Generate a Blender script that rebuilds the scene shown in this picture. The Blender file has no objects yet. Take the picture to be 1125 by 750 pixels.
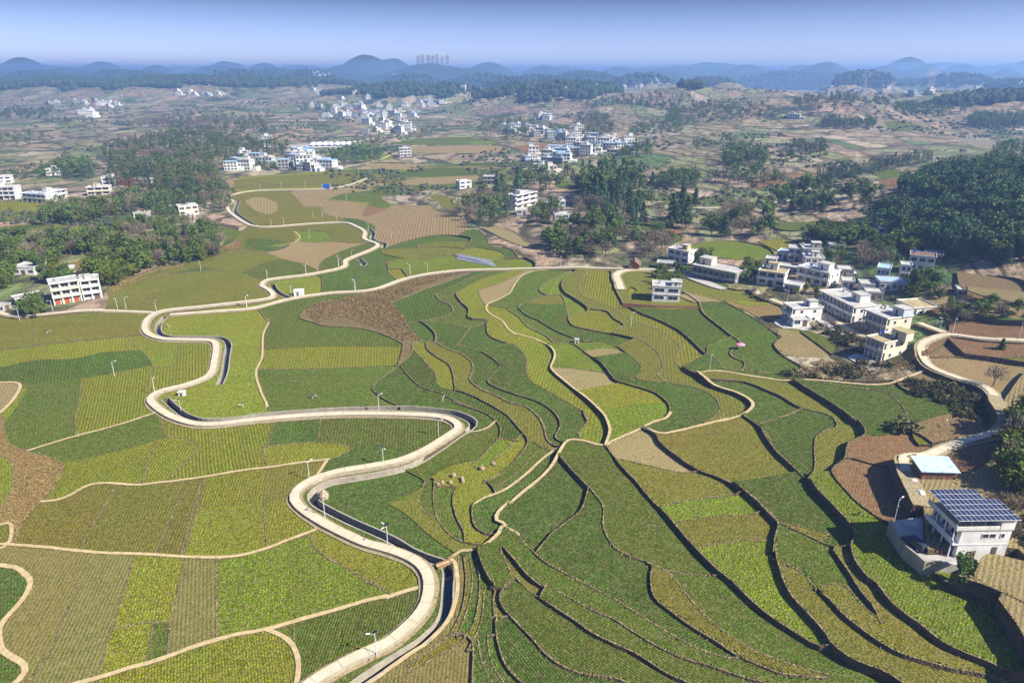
import bpy, bmesh, math, random
import numpy as np
from mathutils import Vector, Matrix, noise
from mathutils.geometry import delaunay_2d_cdt
from mathutils.bvhtree import BVHTree
R = math.radians
SC = bpy.context.scene
COL = SC.collection
random.seed(7)

# ------------------------------------------------------------------ camera
H = 95.0
PITCH = R(21.6)
cam = bpy.data.objects.new('camera', bpy.data.cameras.new('camera'))
COL.objects.link(cam)
cam.location = (0, 0, H)
cam.rotation_euler = (math.pi / 2 - PITCH, 0, 0)
cam.data.sensor_width = 36
cam.data.lens = 24.0
cam.data.clip_start = 1
cam.data.clip_end = 60000
SC.camera = cam
# ------------------------------------------------------------------ sky, sun, exposure
SUN_EL, SUN_AZ = R(41), R(116)        # azimuth measured from +Y towards +X
w = bpy.data.worlds.new('World')
SC.world = w
w.use_nodes = True
nt = w.node_tree
bg = nt.nodes['Background']
sky = nt.nodes.new('ShaderNodeTexSky')
sky.sky_type = 'NISHITA'
sky.sun_disc = False
sky.sun_elevation = SUN_EL
sky.sun_rotation = SUN_AZ
sky.altitude = 1200
sky.air_density = 1.0
sky.dust_density = 1.6
sky.ozone_density = 3.0
hs = nt.nodes.new('ShaderNodeHueSaturation')
hs.inputs['Saturation'].default_value = 1.0
tint = nt.nodes.new('ShaderNodeMix')
tint.data_type = 'RGBA'
tint.blend_type = 'MULTIPLY'
tint.inputs[0].default_value = 1.0
nt.links.new(sky.outputs[0], tint.inputs[6])
tint.inputs[7].default_value = (.64, .70, 1.06, 1)
nt.links.new(tint.outputs[2], hs.inputs['Color'])
tc = nt.nodes.new('ShaderNodeTexCoord')
sxz = nt.nodes.new('ShaderNodeSeparateXYZ')
nt.links.new(tc.outputs['Generated'], sxz.inputs[0])
grd = nt.nodes.new('ShaderNodeValToRGB')
nt.links.new(sxz.outputs[2], grd.inputs[0])
for e_, (q_, c_3) in zip((grd.color_ramp.elements[0], grd.color_ramp.elements[1], grd.color_ramp.elements.new(.11), grd.color_ramp.elements.new(.035)), ((0, (1.22, 1.08, .96)), (.45, (1.9, 1.6, 1.35)), (.085, (.055, .25, .60)), (.035, (.82, .76, .78)))):
    e_.position = q_; e_.color = (*c_3, 1)
tin2 = nt.nodes.new('ShaderNodeMix'); tin2.data_type = 'RGBA'; tin2.blend_type = 'MULTIPLY'; tin2.inputs[0].default_value = 1.0
nt.links.new(hs.outputs[0], tin2.inputs[6]); nt.links.new(grd.outputs[0], tin2.inputs[7])
nt.links.new(tin2.outputs[2], bg.inputs[0])
bg.inputs[1].default_value = 0.12
sun = bpy.data.objects.new('sun', bpy.data.lights.new('sun', 'SUN'))
COL.objects.link(sun)
sun.data.energy = 5.0
sun.data.angle = R(0.5)
sun.data.color = (1.0, 0.94, 0.80)
sd = Vector((math.sin(SUN_AZ) * math.cos(SUN_EL), math.cos(SUN_AZ) * math.cos(SUN_EL), math.sin(SUN_EL)))
sun.rotation_euler = (-sd).to_track_quat('-Z', 'Y').to_euler()
sun.location = (200, -50, 300)
SC.view_settings.view_transform = 'Standard'
SC.view_settings.look = 'None'
SC.view_settings.gamma = 1
SC.view_settings.use_curve_mapping = False
SC.view_settings.exposure = 1.03
SC.cycles.max_bounces = 5
SC.cycles.diffuse_bounces = 2
SC.cycles.glossy_bounces = 2
SC.cycles.volume_bounces = 1
SC.cycles.transparent_max_bounces = 6
SC.cycles.use_adaptive_sampling = True
SC.cycles.adaptive_threshold = 0.02
SC.cycles.use_denoising = True
SC.cycles.volume_step_rate = 1

# ------------------------------------------------------------------ picture <-> world
FWD = Vector((0, math.cos(PITCH), -math.sin(PITCH)))
UP = Vector((0, math.sin(PITCH), math.cos(PITCH)))
CAM = Vector((0, 0, H))
def ray(u, v):
    return FWD + Vector(((u - 562.5) / 750, 0, 0)) + UP * ((375 - v) / 750)
def at_z(u, v, z=0.0):
    r = ray(u, v)
    t = (z - H) / min(r.z, -1e-4)
    return r.x * t, r.y * t
def px_m(v):                              # photo pixels per metre on the valley floor
    return max(0.05, (v - 78) / 102.2)

# height control points (photo pixel, metres above the canal)
HC = '''
-60,760,0 100,760,0 300,760,0 430,760,0 560,760,1.5 650,760,2.5 750,760,3.5 850,760,4.5 950,760,6 1050,760,8 1200,760,10
-100,600,0 100,600,0 300,600,0 460,600,0 500,590,.5 540,600,1.2 570,600,2.2 605,600,3 650,600,3.8 690,600,4.4 760,600,5 830,600,5.8 875,600,7.2 925,600,8.3 965,600,9.6 1010,600,11.6 1080,610,11.9 1160,600,13 1020,565,11.8 1060,560,11.9 1100,560,12.3 1000,535,11.6 1050,525,12.3
-100,480,0 100,480,0 300,480,0 460,480,0 520,480,.6 560,480,1.4 600,480,2.4 640,480,3.4 690,480,4.4 740,490,5.2 800,490,6.2 850,480,7.2 900,480,8.3 940,480,9.4 1000,480,11.5 1080,480,14 1180,480,17
-100,400,0 100,400,0 300,400,0 400,400,.2 445,400,.6 475,400,1.2 505,400,1.9 540,400,2.6 580,400,3.2 640,400,4 700,400,5.2 760,400,6.4 820,400,7.4 880,400,8.6 950,400,10.5 1020,400,12.3 1100,400,15 1180,400,18
-100,340,0 60,340,1.5 200,340,0 350,330,.2 430,335,1 470,340,1 500,340,1.6 540,335,2.4 580,330,3 620,330,3.8 665,320,5 710,320,6.3 760,320,7.6 830,330,8.5 900,330,10 970,340,12 1040,340,16 1100,330,22 1180,330,28
-100,290,5 40,290,4 120,280,4 200,285,1 300,290,.5 400,290,.5 500,290,1.2 560,292,2.6 620,290,4 680,290,5.8 740,285,7.8 820,280,9.5 900,280,12 960,270,15 1010,255,18 1060,240,26 1120,245,30 1200,250,32
-100,240,5 50,240,3 120,235,5 200,240,3 250,235,.5 350,230,.3 450,230,.6 510,240,1.5 560,245,4 620,240,7 690,240,8.5 760,245,9.5 840,230,12 900,225,15 960,215,22 1030,200,31 1100,205,37 1200,205,38
-100,200,2 60,200,2 150,200,7 220,200,4 260,205,1 400,200,1 500,200,2 580,200,5 640,205,9 720,200,11 800,195,15 880,190,20 960,180,26 1060,172,29 1150,175,30
-100,160,4 0,165,9 60,165,3 150,160,10 200,150,17 260,160,8 330,170,2 400,165,3 500,165,4 600,165,7 680,160,10 740,150,22 800,160,26 860,165,26 940,160,24 1050,150,24 1180,150,24
-100,130,8 100,130,6 180,120,14 240,118,20 300,130,7 400,130,3 500,130,6 600,125,10 700,120,20 800,120,36 900,118,28 1000,120,28 1150,125,25
-200,108,10 100,108,10 300,108,8 500,108,10 700,108,15 900,108,20 1200,108,18
-400,96,8 200,96,8 560,96,8 900,96,10 1400,96,10
'''
_hc = []
for tok in HC.split():
    u, v, h = map(float, tok.split(','))
    x, y = at_z(u, v, h)
    _hc.append((x / y, math.log(y), h))
_hc = np.array(_hc)
def _feat(q):
    return np.stack([q[:, 0] * 1.0, q[:, 1] * 1.0], 1)
_F = _feat(_hc)
_D = np.linalg.norm(_F[:, None] - _F[None], axis=2)
_W = np.linalg.solve(_D + 1e-3 * np.eye(len(_F)), _hc[:, 2] - 5.0)
# hills: pixel of the crest, rise above the camera-facing foot, half width px, distance (m)
HILLS = []
def hill(u, vtop, dist, wpx, depth=None, rough=1.0):
    """crest seen at pixel (u, vtop), standing DIST metres away, about wpx pixels wide"""
    if dist > 3700:
        wide = wpx >= 200
        vtop, wpx = (vtop + 4.5, wpx * .5) if wide else (vtop - 1.5, wpx * .85)
    r = ray(u, vtop)
    t = dist / r.y
    x, z = r.x * t, H + r.z * t
    rx = wpx / 750 * dist * 0.5
    HILLS.append((x, dist, z, rx, depth or max(rx * 0.7, 60), rough))
def h0(P):
    """terrain height for an (n,2) array of world x,y"""
    P = np.atleast_2d(np.asarray(P, float))
    y = np.maximum(P[:, 1], 30.0)
    ax = P[:, 0] / y
    q = np.stack([np.clip(ax, -1.15, 1.15), np.log(np.minimum(y, 5200))], 1)
    out = np.empty(len(P))
    for i in range(0, len(P), 20000):
        d = np.linalg.norm(q[i:i + 20000, None] - _F[None], axis=2)
        out[i:i + 20000] = d @ _W + 5.0
    far = np.clip((y - 3200) / 2500, 0, 1)
    out = out * (1 - far) + 4 * far
    out = np.maximum(out, -0.2)
    for (hx, hy, hz, rx, ry, rg) in HILLS:
        e = ((P[:, 0] - hx) / rx) ** 2 + ((P[:, 1] - hy) / ry) ** 2
        m = e < 7
        if m.any():
            base = out[m]
            out[m] = base + np.maximum(hz - base, 0) * np.exp(-e[m] * 1.15)
    return out
def hz(x, y):
    return float(h0([(x, y)])[0])
def on_terrain(u, v):
    z = 0.0
    for _ in range(14):
        x, y = at_z(u, v, z)
        z = 0.4 * z + 0.6 * hz(x, y)
    return x, y, z
_memo = {}
def px(u, v):
    k = (round(u, 1), round(v, 1))
    if k not in _memo:
        _memo[k] = on_terrain(u, v)
    return _memo[k]

# ------------------------------------------------------------------ hills and the wide ground
# (u, v of crest, distance, width px)
for a in ((40, 92, 2300, 330), (150, 90, 2200, 260), (250, 88, 2250, 240), (330, 88, 2400, 160), (430, 96, 1900, 170), (500, 98, 1900, 60),
              (560, 100, 1650, 110), (620, 97, 1600, 150), (655, 97, 1650, 70), (560, 88, 2600, 60), (640, 84, 3000, 90), (590, 86, 2700, 120),
              (745, 93, 1800, 60, None, .45), (800, 92, 1900, 70, None, .45), (830, 96, 1500, 90, None, .45), (760, 100, 1400, 110, None, .45), (860, 108, 1200, 130, None, .45), (930, 96, 1700, 90, None, .45), (980, 100, 1500, 120, None, .45), (1060, 102, 1600, 110, None, .45),
              (1100, 108, 1050, 190), (1180, 106, 1000, 200), (1010, 88, 2800, 90), (905, 71, 4300, 95), (975, 71, 4600, 75), (1020, 71, 4800, 60), (1085, 78, 4300, 120), (860, 80, 3900, 120),
              (170, 71, 5200, 60), (230, 69, 5200, 90), (290, 68, 5400, 60), (20, 74, 6000, 100), (80, 78, 4700, 140), (400, 62, 5600, 90), (375, 70, 5000, 80), (430, 66, 5800, 70), (470, 72, 4300, 150), (535, 70, 5200, 70),
              (510, 74, 4400, 120), (600, 75, 5400, 90), (690, 76, 5600, 120), (770, 72, 7000, 160), (720, 80, 4300, 150), (640, 74, 7500, 200), (1120, 70, 7000, 150), (300, 76, 3900, 200), (150, 80, 3800, 260),
              (760, 97, 1500, 200, None, .45), (880, 101, 1350, 220, None, .45), (935, 113, 1000, 180, None, .45), (1045, 103, 1250, 190, None, .45), (690, 111, 1200, 120, None, .45), (820, 112, 1050, 140, None, .45),
              (260, 79, 3000, 90), (340, 80, 3100, 80), (60, 84, 2900, 110), (705, 84, 2600, 90), (780, 85, 2500, 70), (1060, 84, 2500, 90), (950, 84, 2300, 80), (1120, 88, 2100, 90), (530, 82, 3300, 80), (450, 84, 3200, 70),
              (250, 68, 6500, 80), (330, 71, 6200, 60), (680, 72, 6300, 80), (620, 70, 7000, 60), (820, 73, 5200, 70), (110, 71, 6600, 80), (20, 68, 7200, 90), (880, 72, 5600, 60), (1000, 66, 6800, 80), (1060, 71, 5600, 70), (1110, 74, 4600, 60),
              (560, 71, 9000, 240), (880, 68, 9500, 200), (100, 69, 9000, 300), (1040, 66, 10500, 260), (740, 68, 10500, 260), (330, 68, 9000, 200), (480, 69, 10000, 200), (1140, 68, 9500, 140)):
    hill(*a)

_rh = random.Random(404)
for _k in range(95):
    _d = _rh.uniform(3300, 11500)
    _w = _rh.uniform(45, 150) if _rh.random() < .7 else _rh.uniform(150, 260)
    hill(_rh.uniform(-60, 1190), _rh.uniform(73.5, 80) + (3 if _d < 5000 else 0), _d, _w, _rh.uniform(120, 420))
# ------------------------------------------------------------------ object helpers
def tag(o, label=None, cat=None, group=None, kind=None):
    if label: o['label'] = label
    if cat: o['category'] = cat
    if group: o['group'] = group
    if kind: o['kind'] = kind
    return o
def link(name, me, parent=None, mats=()):
    for m in mats: me.materials.append(m)
    o = bpy.data.objects.new(name, me)
    COL.objects.link(o)
    if parent: o.parent = parent
    return o
def empty(name, loc, rz=0.0):
    o = bpy.data.objects.new(name, None)
    o.empty_display_size = 0.5
    COL.objects.link(o)
    o.location = loc
    o.rotation_euler = (0, 0, rz)
    return o
class MB:
    """collects simple shapes into one mesh"""
    def __init__(s): s.v, s.f, s.m = [], [], []
    def quad(s, pts, mi=0):
        n = len(s.v); s.v += [tuple(p) for p in pts]; s.f.append(tuple(range(n, n + len(pts)))); s.m.append(mi); return s
    def box(s, x0, x1, y0, y1, z0, z1, mi=0, M=None):
        n = len(s.v)
        c = [(x, y, z) for z in (z0, z1) for y in (y0, y1) for x in (x0, x1)]
        if M is not None: c = [tuple(M @ Vector(p)) for p in c]
        s.v += c
        for f in ((0, 2, 3, 1), (4, 5, 7, 6), (0, 1, 5, 4), (2, 6, 7, 3), (0, 4, 6, 2), (1, 3, 7, 5)):
            s.f.append(tuple(n + i for i in f)); s.m.append(mi)
        return s
    def tube(s, a, b, r0, r1=None, n=8, mi=0, cap=True):
        r1 = r0 if r1 is None else r1
        a, b = Vector(a), Vector(b)
        d = (b - a).normalized()
        e = d.cross(Vector((0, 0, 1)) if abs(d.z) < .9 else Vector((1, 0, 0))).normalized()
        g = d.cross(e)
        k = len(s.v)
        for c, r in ((a, r0), (b, r1)):
            for i in range(n):
                t = 2 * math.pi * i / n
                s.v.append(tuple(c + e * (r * math.cos(t)) + g * (r * math.sin(t))))
        for i in range(n):
            j = (i + 1) % n
            s.f.append((k + i, k + j, k + n + j, k + n + i)); s.m.append(mi)
        if cap:
            s.f.append(tuple(k + i for i in reversed(range(n)))); s.m.append(mi)
            s.f.append(tuple(k + n + i for i in range(n))); s.m.append(mi)
        return s
    def mesh(s, name, mats):
        me = bpy.data.meshes.new(name)
        me.from_pydata(s.v, [], s.f)
        for m in mats: me.materials.append(m)
        me.polygons.foreach_set('material_index', s.m)
        me.update()
        return me
    def build(s, name, mats, parent=None):
        if not isinstance(mats, (list, tuple)): mats = [mats]
        return link(name, s.mesh(name, mats), parent)

# ------------------------------------------------------------------ materials
class NB:
    def __init__(s, name):
        s.m = bpy.data.materials.new(name); s.m.use_nodes = True
        s.t = s.m.node_tree; s.b = s.t.nodes['Principled BSDF']
        s.b.inputs['Roughness'].default_value = 0.9
        s.b.inputs['Specular IOR Level'].default_value = 0.2
    def n(s, ty, **kw):
        nd = s.t.nodes.new('ShaderNode' + ty)
        for k, v in kw.items():
            if hasattr(nd, k) and not k[0].isupper(): setattr(nd, k, v)
        return nd
    def set(s, sock, v):
        if isinstance(v, bpy.types.NodeSocket): s.t.links.new(v, sock)
        elif isinstance(v, (tuple, list)) and len(v) == 3 and sock.type == 'RGBA': sock.default_value = (*v, 1)
        else: sock.default_value = v
    def pos(s): return s.n('NewGeometry').outputs['Position']
    def noise(s, scale, detail=4, vec=None, rough=.55, dist=0):
        nd = s.n('TexNoise'); nd.inputs['Scale'].default_value = scale; nd.inputs['Detail'].default_value = detail
        nd.inputs['Roughness'].default_value = rough; nd.inputs['Distortion'].default_value = dist
        s.set(nd.inputs['Vector'], vec if vec is not None else s.pos()); return nd.outputs[0]
    def vor(s, scale, vec=None, feature='F1', out='Distance'):
        nd = s.n('TexVoronoi', feature=feature); nd.inputs['Scale'].default_value = scale
        s.set(nd.inputs['Vector'], vec if vec is not None else s.pos()); return nd.outputs[out]
    def ramp(s, fac, stops):
        nd = s.n('ValToRGB'); s.set(nd.inputs[0], fac); cr = nd.color_ramp
        while len(cr.elements) < len(stops): cr.elements.new(0.5)
        for e, (p, c) in zip(cr.elements, stops):
            e.position = p; e.color = (*c, 1) if len(c) == 3 else c
        return nd.outputs[0]
    def mr(s, v, a, b, c=0., d=1.):
        nd = s.n('MapRange'); s.set(nd.inputs[0], v)
        for i, q in enumerate((a, b, c, d)): nd.inputs[i + 1].default_value = q
        return nd.outputs[0]
    def mix(s, f, a, b, mode='MIX'):
        nd = s.n('Mix', data_type='RGBA', blend_type=mode); s.set(nd.inputs[0], f); s.set(nd.inputs[6], a); s.set(nd.inputs[7], b); return nd.outputs[2]
    def math(s, op, a, b=0., c=0.):
        nd = s.n('Math', operation=op); s.set(nd.inputs[0], a); s.set(nd.inputs[1], b); s.set(nd.inputs[2], c); return nd.outputs[0]
    def attr(s, name, out='Color'):
        nd = s.n('Attribute', attribute_name=name); return nd.outputs[out]
    def bump(s, h, dist=.1, strength=1.):
        nd = s.n('Bump'); nd.inputs['Distance'].default_value = dist; nd.inputs['Strength'].default_value = strength
        s.set(nd.inputs['Height'], h); s.set(s.b.inputs['Normal'], nd.outputs[0]); return nd
    def col(s, v): s.set(s.b.inputs['Base Color'], v); return s
def simple(name, c1, c2, scale=2., bump=.02, rough=.85, metal=0.):
    b = NB(name)
    f = b.noise(scale, 5)
    b.col(b.ramp(f, [(.3, c1), (.7, c2)]))
    if bump: b.bump(b.noise(scale * 6, 4), bump)
    b.b.inputs['Roughness'].default_value = rough
    b.b.inputs['Metallic'].default_value = metal
    return b.m
M = {}
# crop field: leaf and soil colour and row strength are stored per field, UV holds the row coordinate
def crop_material():
    b = NB('crop_rows')
    uv = b.n('UVMap', uv_map='rows').outputs[0]
    sep = b.n('SeparateXYZ'); b.set(sep.inputs[0], uv)
    P = b.pos()
    wob = b.noise(.12, 3, P)
    ph = b.math('ADD', sep.outputs[0], b.math('MULTIPLY', b.math('SUBTRACT', wob, .5), .45))
    tri = b.math('ABSOLUTE', b.math('SUBTRACT', b.math('FRACT', ph), .5))            # 0 centre of the row .. .5 furrow
    rowm = b.mr(tri, .12, .42, 1., 0.)
    rowid = b.n('TexWhiteNoise', noise_dimensions='1D'); b.set(rowid.inputs['W'], b.math('FLOOR', ph))
    par = b.attr('par')                                                     # r = row strength, g = plant density, b = mottling
    ps = b.n('SeparateColor'); b.set(ps.inputs[0], par)
    rs, dens, mot = ps.outputs[0], ps.outputs[1], ps.outputs[2]
    cl = b.vor(1.75, P)
    cl2 = b.vor(.9, P)
    leafm = b.mr(cl, .50, .25, 0., 1.)
    leafm2 = b.mr(cl2, .75, .3, 0., 1.)
    pl = b.math('MULTIPLY', leafm, b.math('MULTIPLY_ADD', leafm2, .45, .55))
    rowf = b.math('ADD', b.math('SUBTRACT', 1., rs), b.math('MULTIPLY', rowm, rs))
    fac = b.math('MULTIPLY', rowf, b.math('MULTIPLY_ADD', pl, .85, .15))
    fac = b.math('MULTIPLY', fac, dens)
    fac = b.math('MULTIPLY', fac, b.mr(b.noise(.07, 4, P), .3, .62, .72, 1.15))
    lv = b.mix(b.mr(b.noise(.035, 4, P), .42, .62), b.attr('leaf'), b.attr('leaf2'))
    lv = b.mix(b.mr(b.noise(.6, 3, P), .45, .7), lv, b.mix(.16, lv, (.30, .30, .04)))
    bed = b.n('TexWhiteNoise', noise_dimensions='1D'); b.set(bed.inputs['W'], b.math('FLOOR', b.math('MULTIPLY', ph, .085)))
    lv = b.mix(b.math('MULTIPLY', bed.outputs[0], .5), lv, b.attr('leaf2'))
    bare = b.mr(b.noise(.16, 5, P, .65), .56, .70, 0., .7)
    fac = b.math('MULTIPLY', fac, b.math('SUBTRACT', 1., bare))
    hv = b.n('HueSaturation'); b.set(hv.inputs['Color'], lv)
    b.set(hv.inputs['Value'], b.math('MULTIPLY_ADD', b.math('SUBTRACT', b.math('MULTIPLY_ADD', bed.outputs[0], .7, b.math('MULTIPLY', rowid.outputs[0], .6)), .65), .42,
                                      b.mr(b.noise(3.3, 3, P), .38, .62, .45, 1.55)))
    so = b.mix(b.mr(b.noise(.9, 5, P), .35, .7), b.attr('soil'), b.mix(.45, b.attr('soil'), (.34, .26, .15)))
    gap_shade = b.mr(b.vor(2.6, P), .42, .62, 0., .72)      # gaps between the plants: shade painted in as a near-black colour
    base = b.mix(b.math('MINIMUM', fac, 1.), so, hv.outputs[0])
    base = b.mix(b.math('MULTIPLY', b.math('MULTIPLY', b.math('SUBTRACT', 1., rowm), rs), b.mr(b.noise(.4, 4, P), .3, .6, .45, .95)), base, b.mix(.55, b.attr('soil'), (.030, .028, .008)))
    b.col(b.mix(b.math('MULTIPLY', gap_shade, b.mr(dens, .6, .9, .2, .75)), base, (.030, .028, .008)))
    hh = b.math('ADD', b.math('MULTIPLY', fac, .75), b.math('MULTIPLY', b.noise(4.5, 3, P), .3))
    b.bump(hh, .30, .7)
    b.b.inputs['Roughness'].default_value = 1.0
    b.b.inputs['Specular IOR Level'].default_value = 0.0
    return b.m
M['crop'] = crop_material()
def bank_material():
    b = NB('earth_bank'); P = b.pos()
    g = b.n('NewGeometry'); sx = b.n('SeparateXYZ'); b.set(sx.inputs[0], g.outputs['True Normal'])
    top = b.mr(sx.outputs[2], .55, .75)
    st = b.vor(2.2, P, out='Color')
    side = b.mix(b.mr(b.noise(.8, 5, P), .35, .65), (.085, .062, .036), (.165, .120, .072))
    side = b.mix(.25, side, b.mix(1., st, (.2, .15, .1), 'MULTIPLY'))
    grass = b.ramp(b.noise(1.1, 5, P), [(.25, (.09, .085, .03)), (.48, (.17, .13, .06)), (.64, (.30, .24, .13)), (.8, (.10, .11, .03))])
    b.col(b.mix(top, side, grass))
    b.bump(b.math('ADD', b.noise(1.6, 5, P), b.vor(2.5, P)), .35, .9)
    return b.m
M['bank'] = bank_material()
b = NB('rural_ground'); P = b.pos()
mp = b.n('Mapping'); b.set(mp.inputs[0], P); mp.inputs['Scale'].default_value = (1, .55, 1); mp.inputs['Rotation'].default_value = (0, 0, .25)
wv = b.n('TexNoise'); wv.inputs['Scale'].default_value = .012; b.set(wv.inputs['Vector'], P)
vec = b.mix(.93, wv.outputs[1], mp.outputs[0])
av = b.n('VectorMath', operation='MULTIPLY_ADD'); b.set(av.inputs[0], wv.outputs[1]); av.inputs[1].default_value = (60, 60, 0); b.set(av.inputs[2], mp.outputs[0])
pv = b.vor(.03, av.outputs[0], out='Color')
ps = b.n('SeparateColor'); b.set(ps.inputs[0], pv)
patch = b.ramp(ps.outputs[0], [(0, (.40, .29, .20)), (.12, (.22, .17, .11)), (.22, (.46, .37, .26)), (.32, (.09, .17, .03)), (.42, (.33, .27, .15)), (.5, (.06, .16, .025)), (.58, (.42, .28, .19)), (.68, (.16, .21, .05)), (.76, (.40, .34, .22)), (.84, (.12, .20, .035)), (.92, (.30, .23, .13))])
edge = b.vor(.03, av.outputs[0], feature='DISTANCE_TO_EDGE')
fine = b.noise(.09, 6, P, .65)
c = b.mix(b.mr(edge, .0, .09, .85, 0), patch, (.07, .06, .035))
c = b.mix(.10, c, (.44, .30, .25)); c = b.mix(b.mr(fine, .48, .66), c, b.mix(1., c, (.55, .56, .48), 'MULTIPLY'))
sc = b.n('SeparateColor'); b.set(sc.inputs[0], b.attr('wood'))
wood = b.ramp(b.noise(.05, 6, P, .7), [(.3, (.014, .030, .014)), (.55, (.026, .048, .020)), (.75, (.06, .06, .03))])
zz = b.n('SeparateXYZ'); b.set(zz.inputs[0], P)
tz = b.math('FRACT', b.math('ADD', b.math('MULTIPLY', zz.outputs[2], .55), b.math('MULTIPLY', b.noise(.012, 3, P), 3.0)))
c = b.mix(b.math('MULTIPLY', b.mr(tz, .16, .30, .9, 0.), b.mr(b.noise(.03, 4, P), .34, .46)), c, (.060, .055, .028))
fm = b.mr(b.math('ADD', sc.outputs[0], b.math('MULTIPLY', b.math('SUBTRACT', b.noise(.02, 6, P, .7), .5), .8)), .35, .6)
cop = b.mr(b.noise(.011, 6, P, .72), .555, .60)
far_y = b.n('SeparateXYZ'); b.set(far_y.inputs[0], P)
cop = b.math('MULTIPLY', cop, b.mr(far_y.outputs[1], 560, 760, 0., .9))
b.col(b.mix(b.math('MAXIMUM', fm, cop), c, wood))
b.bump(b.math('ADD', b.noise(.12, 6, P, .7), b.math('MULTIPLY', b.vor(.16, P), .4)), 5., .9)
M['ground'] = b.m

M['concrete_road'] = simple('concrete_road', (.47, .40, .29), (.58, .50, .37), .35, .01, .8)
b = NB('concrete_road_slabs'); P = b.pos()
base = b.ramp(b.noise(.3, 6), [(.3, (.50, .43, .30)), (.7, (.60, .53, .385))])
base = b.mix(b.mr(b.noise(2.5, 5), .5, .75, 0, .45), base, (.33, .27, .17))
uvn = b.n('UVMap', uv_map='rows'); su = b.n('SeparateXYZ'); b.set(su.inputs[0], uvn.outputs[0])
jt = b.mr(b.math('ABSOLUTE', b.math('SUBTRACT', b.math('FRACT', b.math('MULTIPLY', su.outputs[1], .2)), .5)), .47, .49)
trk = b.mr(b.math('ABSOLUTE', b.math('SUBTRACT', b.math('ABSOLUTE', su.outputs[0]), .5)), .04, .2, 1., 0.)
base = b.mix(b.math('MULTIPLY', trk, b.mr(b.noise(.25, 4), .35, .7, .1, .5)), base, (.42, .36, .25))
edg = b.mr(b.math('ADD', b.math('ABSOLUTE', su.outputs[0]), b.math('MULTIPLY', b.math('SUBTRACT', b.noise(.9, 5), .5), .5)), .84, .98)
base = b.mix(b.math('MULTIPLY', edg, .7), base, (.24, .20, .10))
sid = b.n('TexWhiteNoise', noise_dimensions='1D'); b.set(sid.inputs['W'], b.math('FLOOR', b.math('MULTIPLY_ADD', su.outputs[1], .2, .5)))
base = b.mix(b.math('MULTIPLY', sid.outputs[0], .28), base, (.44, .385, .28))
base = b.mix(b.math('MULTIPLY', jt, .5), base, (.2, .17, .11))
b.col(base); b.bump(b.noise(3, 4), .02); M['concrete_road'] = b.m
b = NB('road_shoulder'); 
b.col(b.ramp(b.noise(.9, 6), [(.3, (.20, .16, .085)), (.5, (.34, .27, .16)), (.72, (.14, .15, .05))])); b.bump(b.noise(2.2, 5), .2); M['shoulder'] = b.m
M['yard'] = simple('yard_concrete', (.30, .29, .27), (.46, .44, .40), .5, .02)
M['dirt_path'] = simple('dirt_path', (.36, .27, .13), (.52, .41, .23), .8, .03)
M['path_side'] = M['bank']
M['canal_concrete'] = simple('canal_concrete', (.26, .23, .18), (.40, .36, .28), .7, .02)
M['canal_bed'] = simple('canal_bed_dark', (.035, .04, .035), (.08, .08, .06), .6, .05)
b = NB('canal_water'); b.col((.012, .022, .035)); b.b.inputs['Roughness'].default_value = .07; b.b.inputs['Specular IOR Level'].default_value = .6
b.bump(b.noise(1.5, 3), .01); M['water'] = b.m
# ------------------------------------------------------------------ surveyed lines of the valley: paths, terrace walls, furrows
TILE = {'A': (0, 270, 3.75), 'B': (280, 270, 3.75), 'C': (560, 270, 3.75), 'D': (825, 270, 3.75), 'E': (0, 450, 3.75), 'F': (280, 450, 3.75),
        'G': (560, 450, 3.75), 'H': (825, 450, 3.75), 'I': (0, 600, 5), 'J': (225, 600, 5), 'K': (450, 600, 5), 'L': (675, 600, 5), 'M': (900, 600, 5),
        'N': (0, 180, 4.6875), 'O': (230, 180, 4.6875), 'P': (460, 180, 4.6875), 'Q': (690, 180, 4.6875), 'R': (885, 180, 4.6875),
        'S': (470, 440, 6.25), 'T': (400, 560, 5.357), 'U': (0, 50, 2.96), 'V': (370, 50, 2.96), 'W': (745, 50, 2.96), 'Z': (0, 0, 1)}
def parse(txt):
    out, tile = [], 'Z'
    for tok in txt.split():
        if tok in TILE: tile = tok; continue
        a, b_ = tok.split(',')
        ox, oy, sc = TILE[tile]
        out.append((ox + float(a) / sc, oy + float(b_) / sc))
    return out
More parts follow.
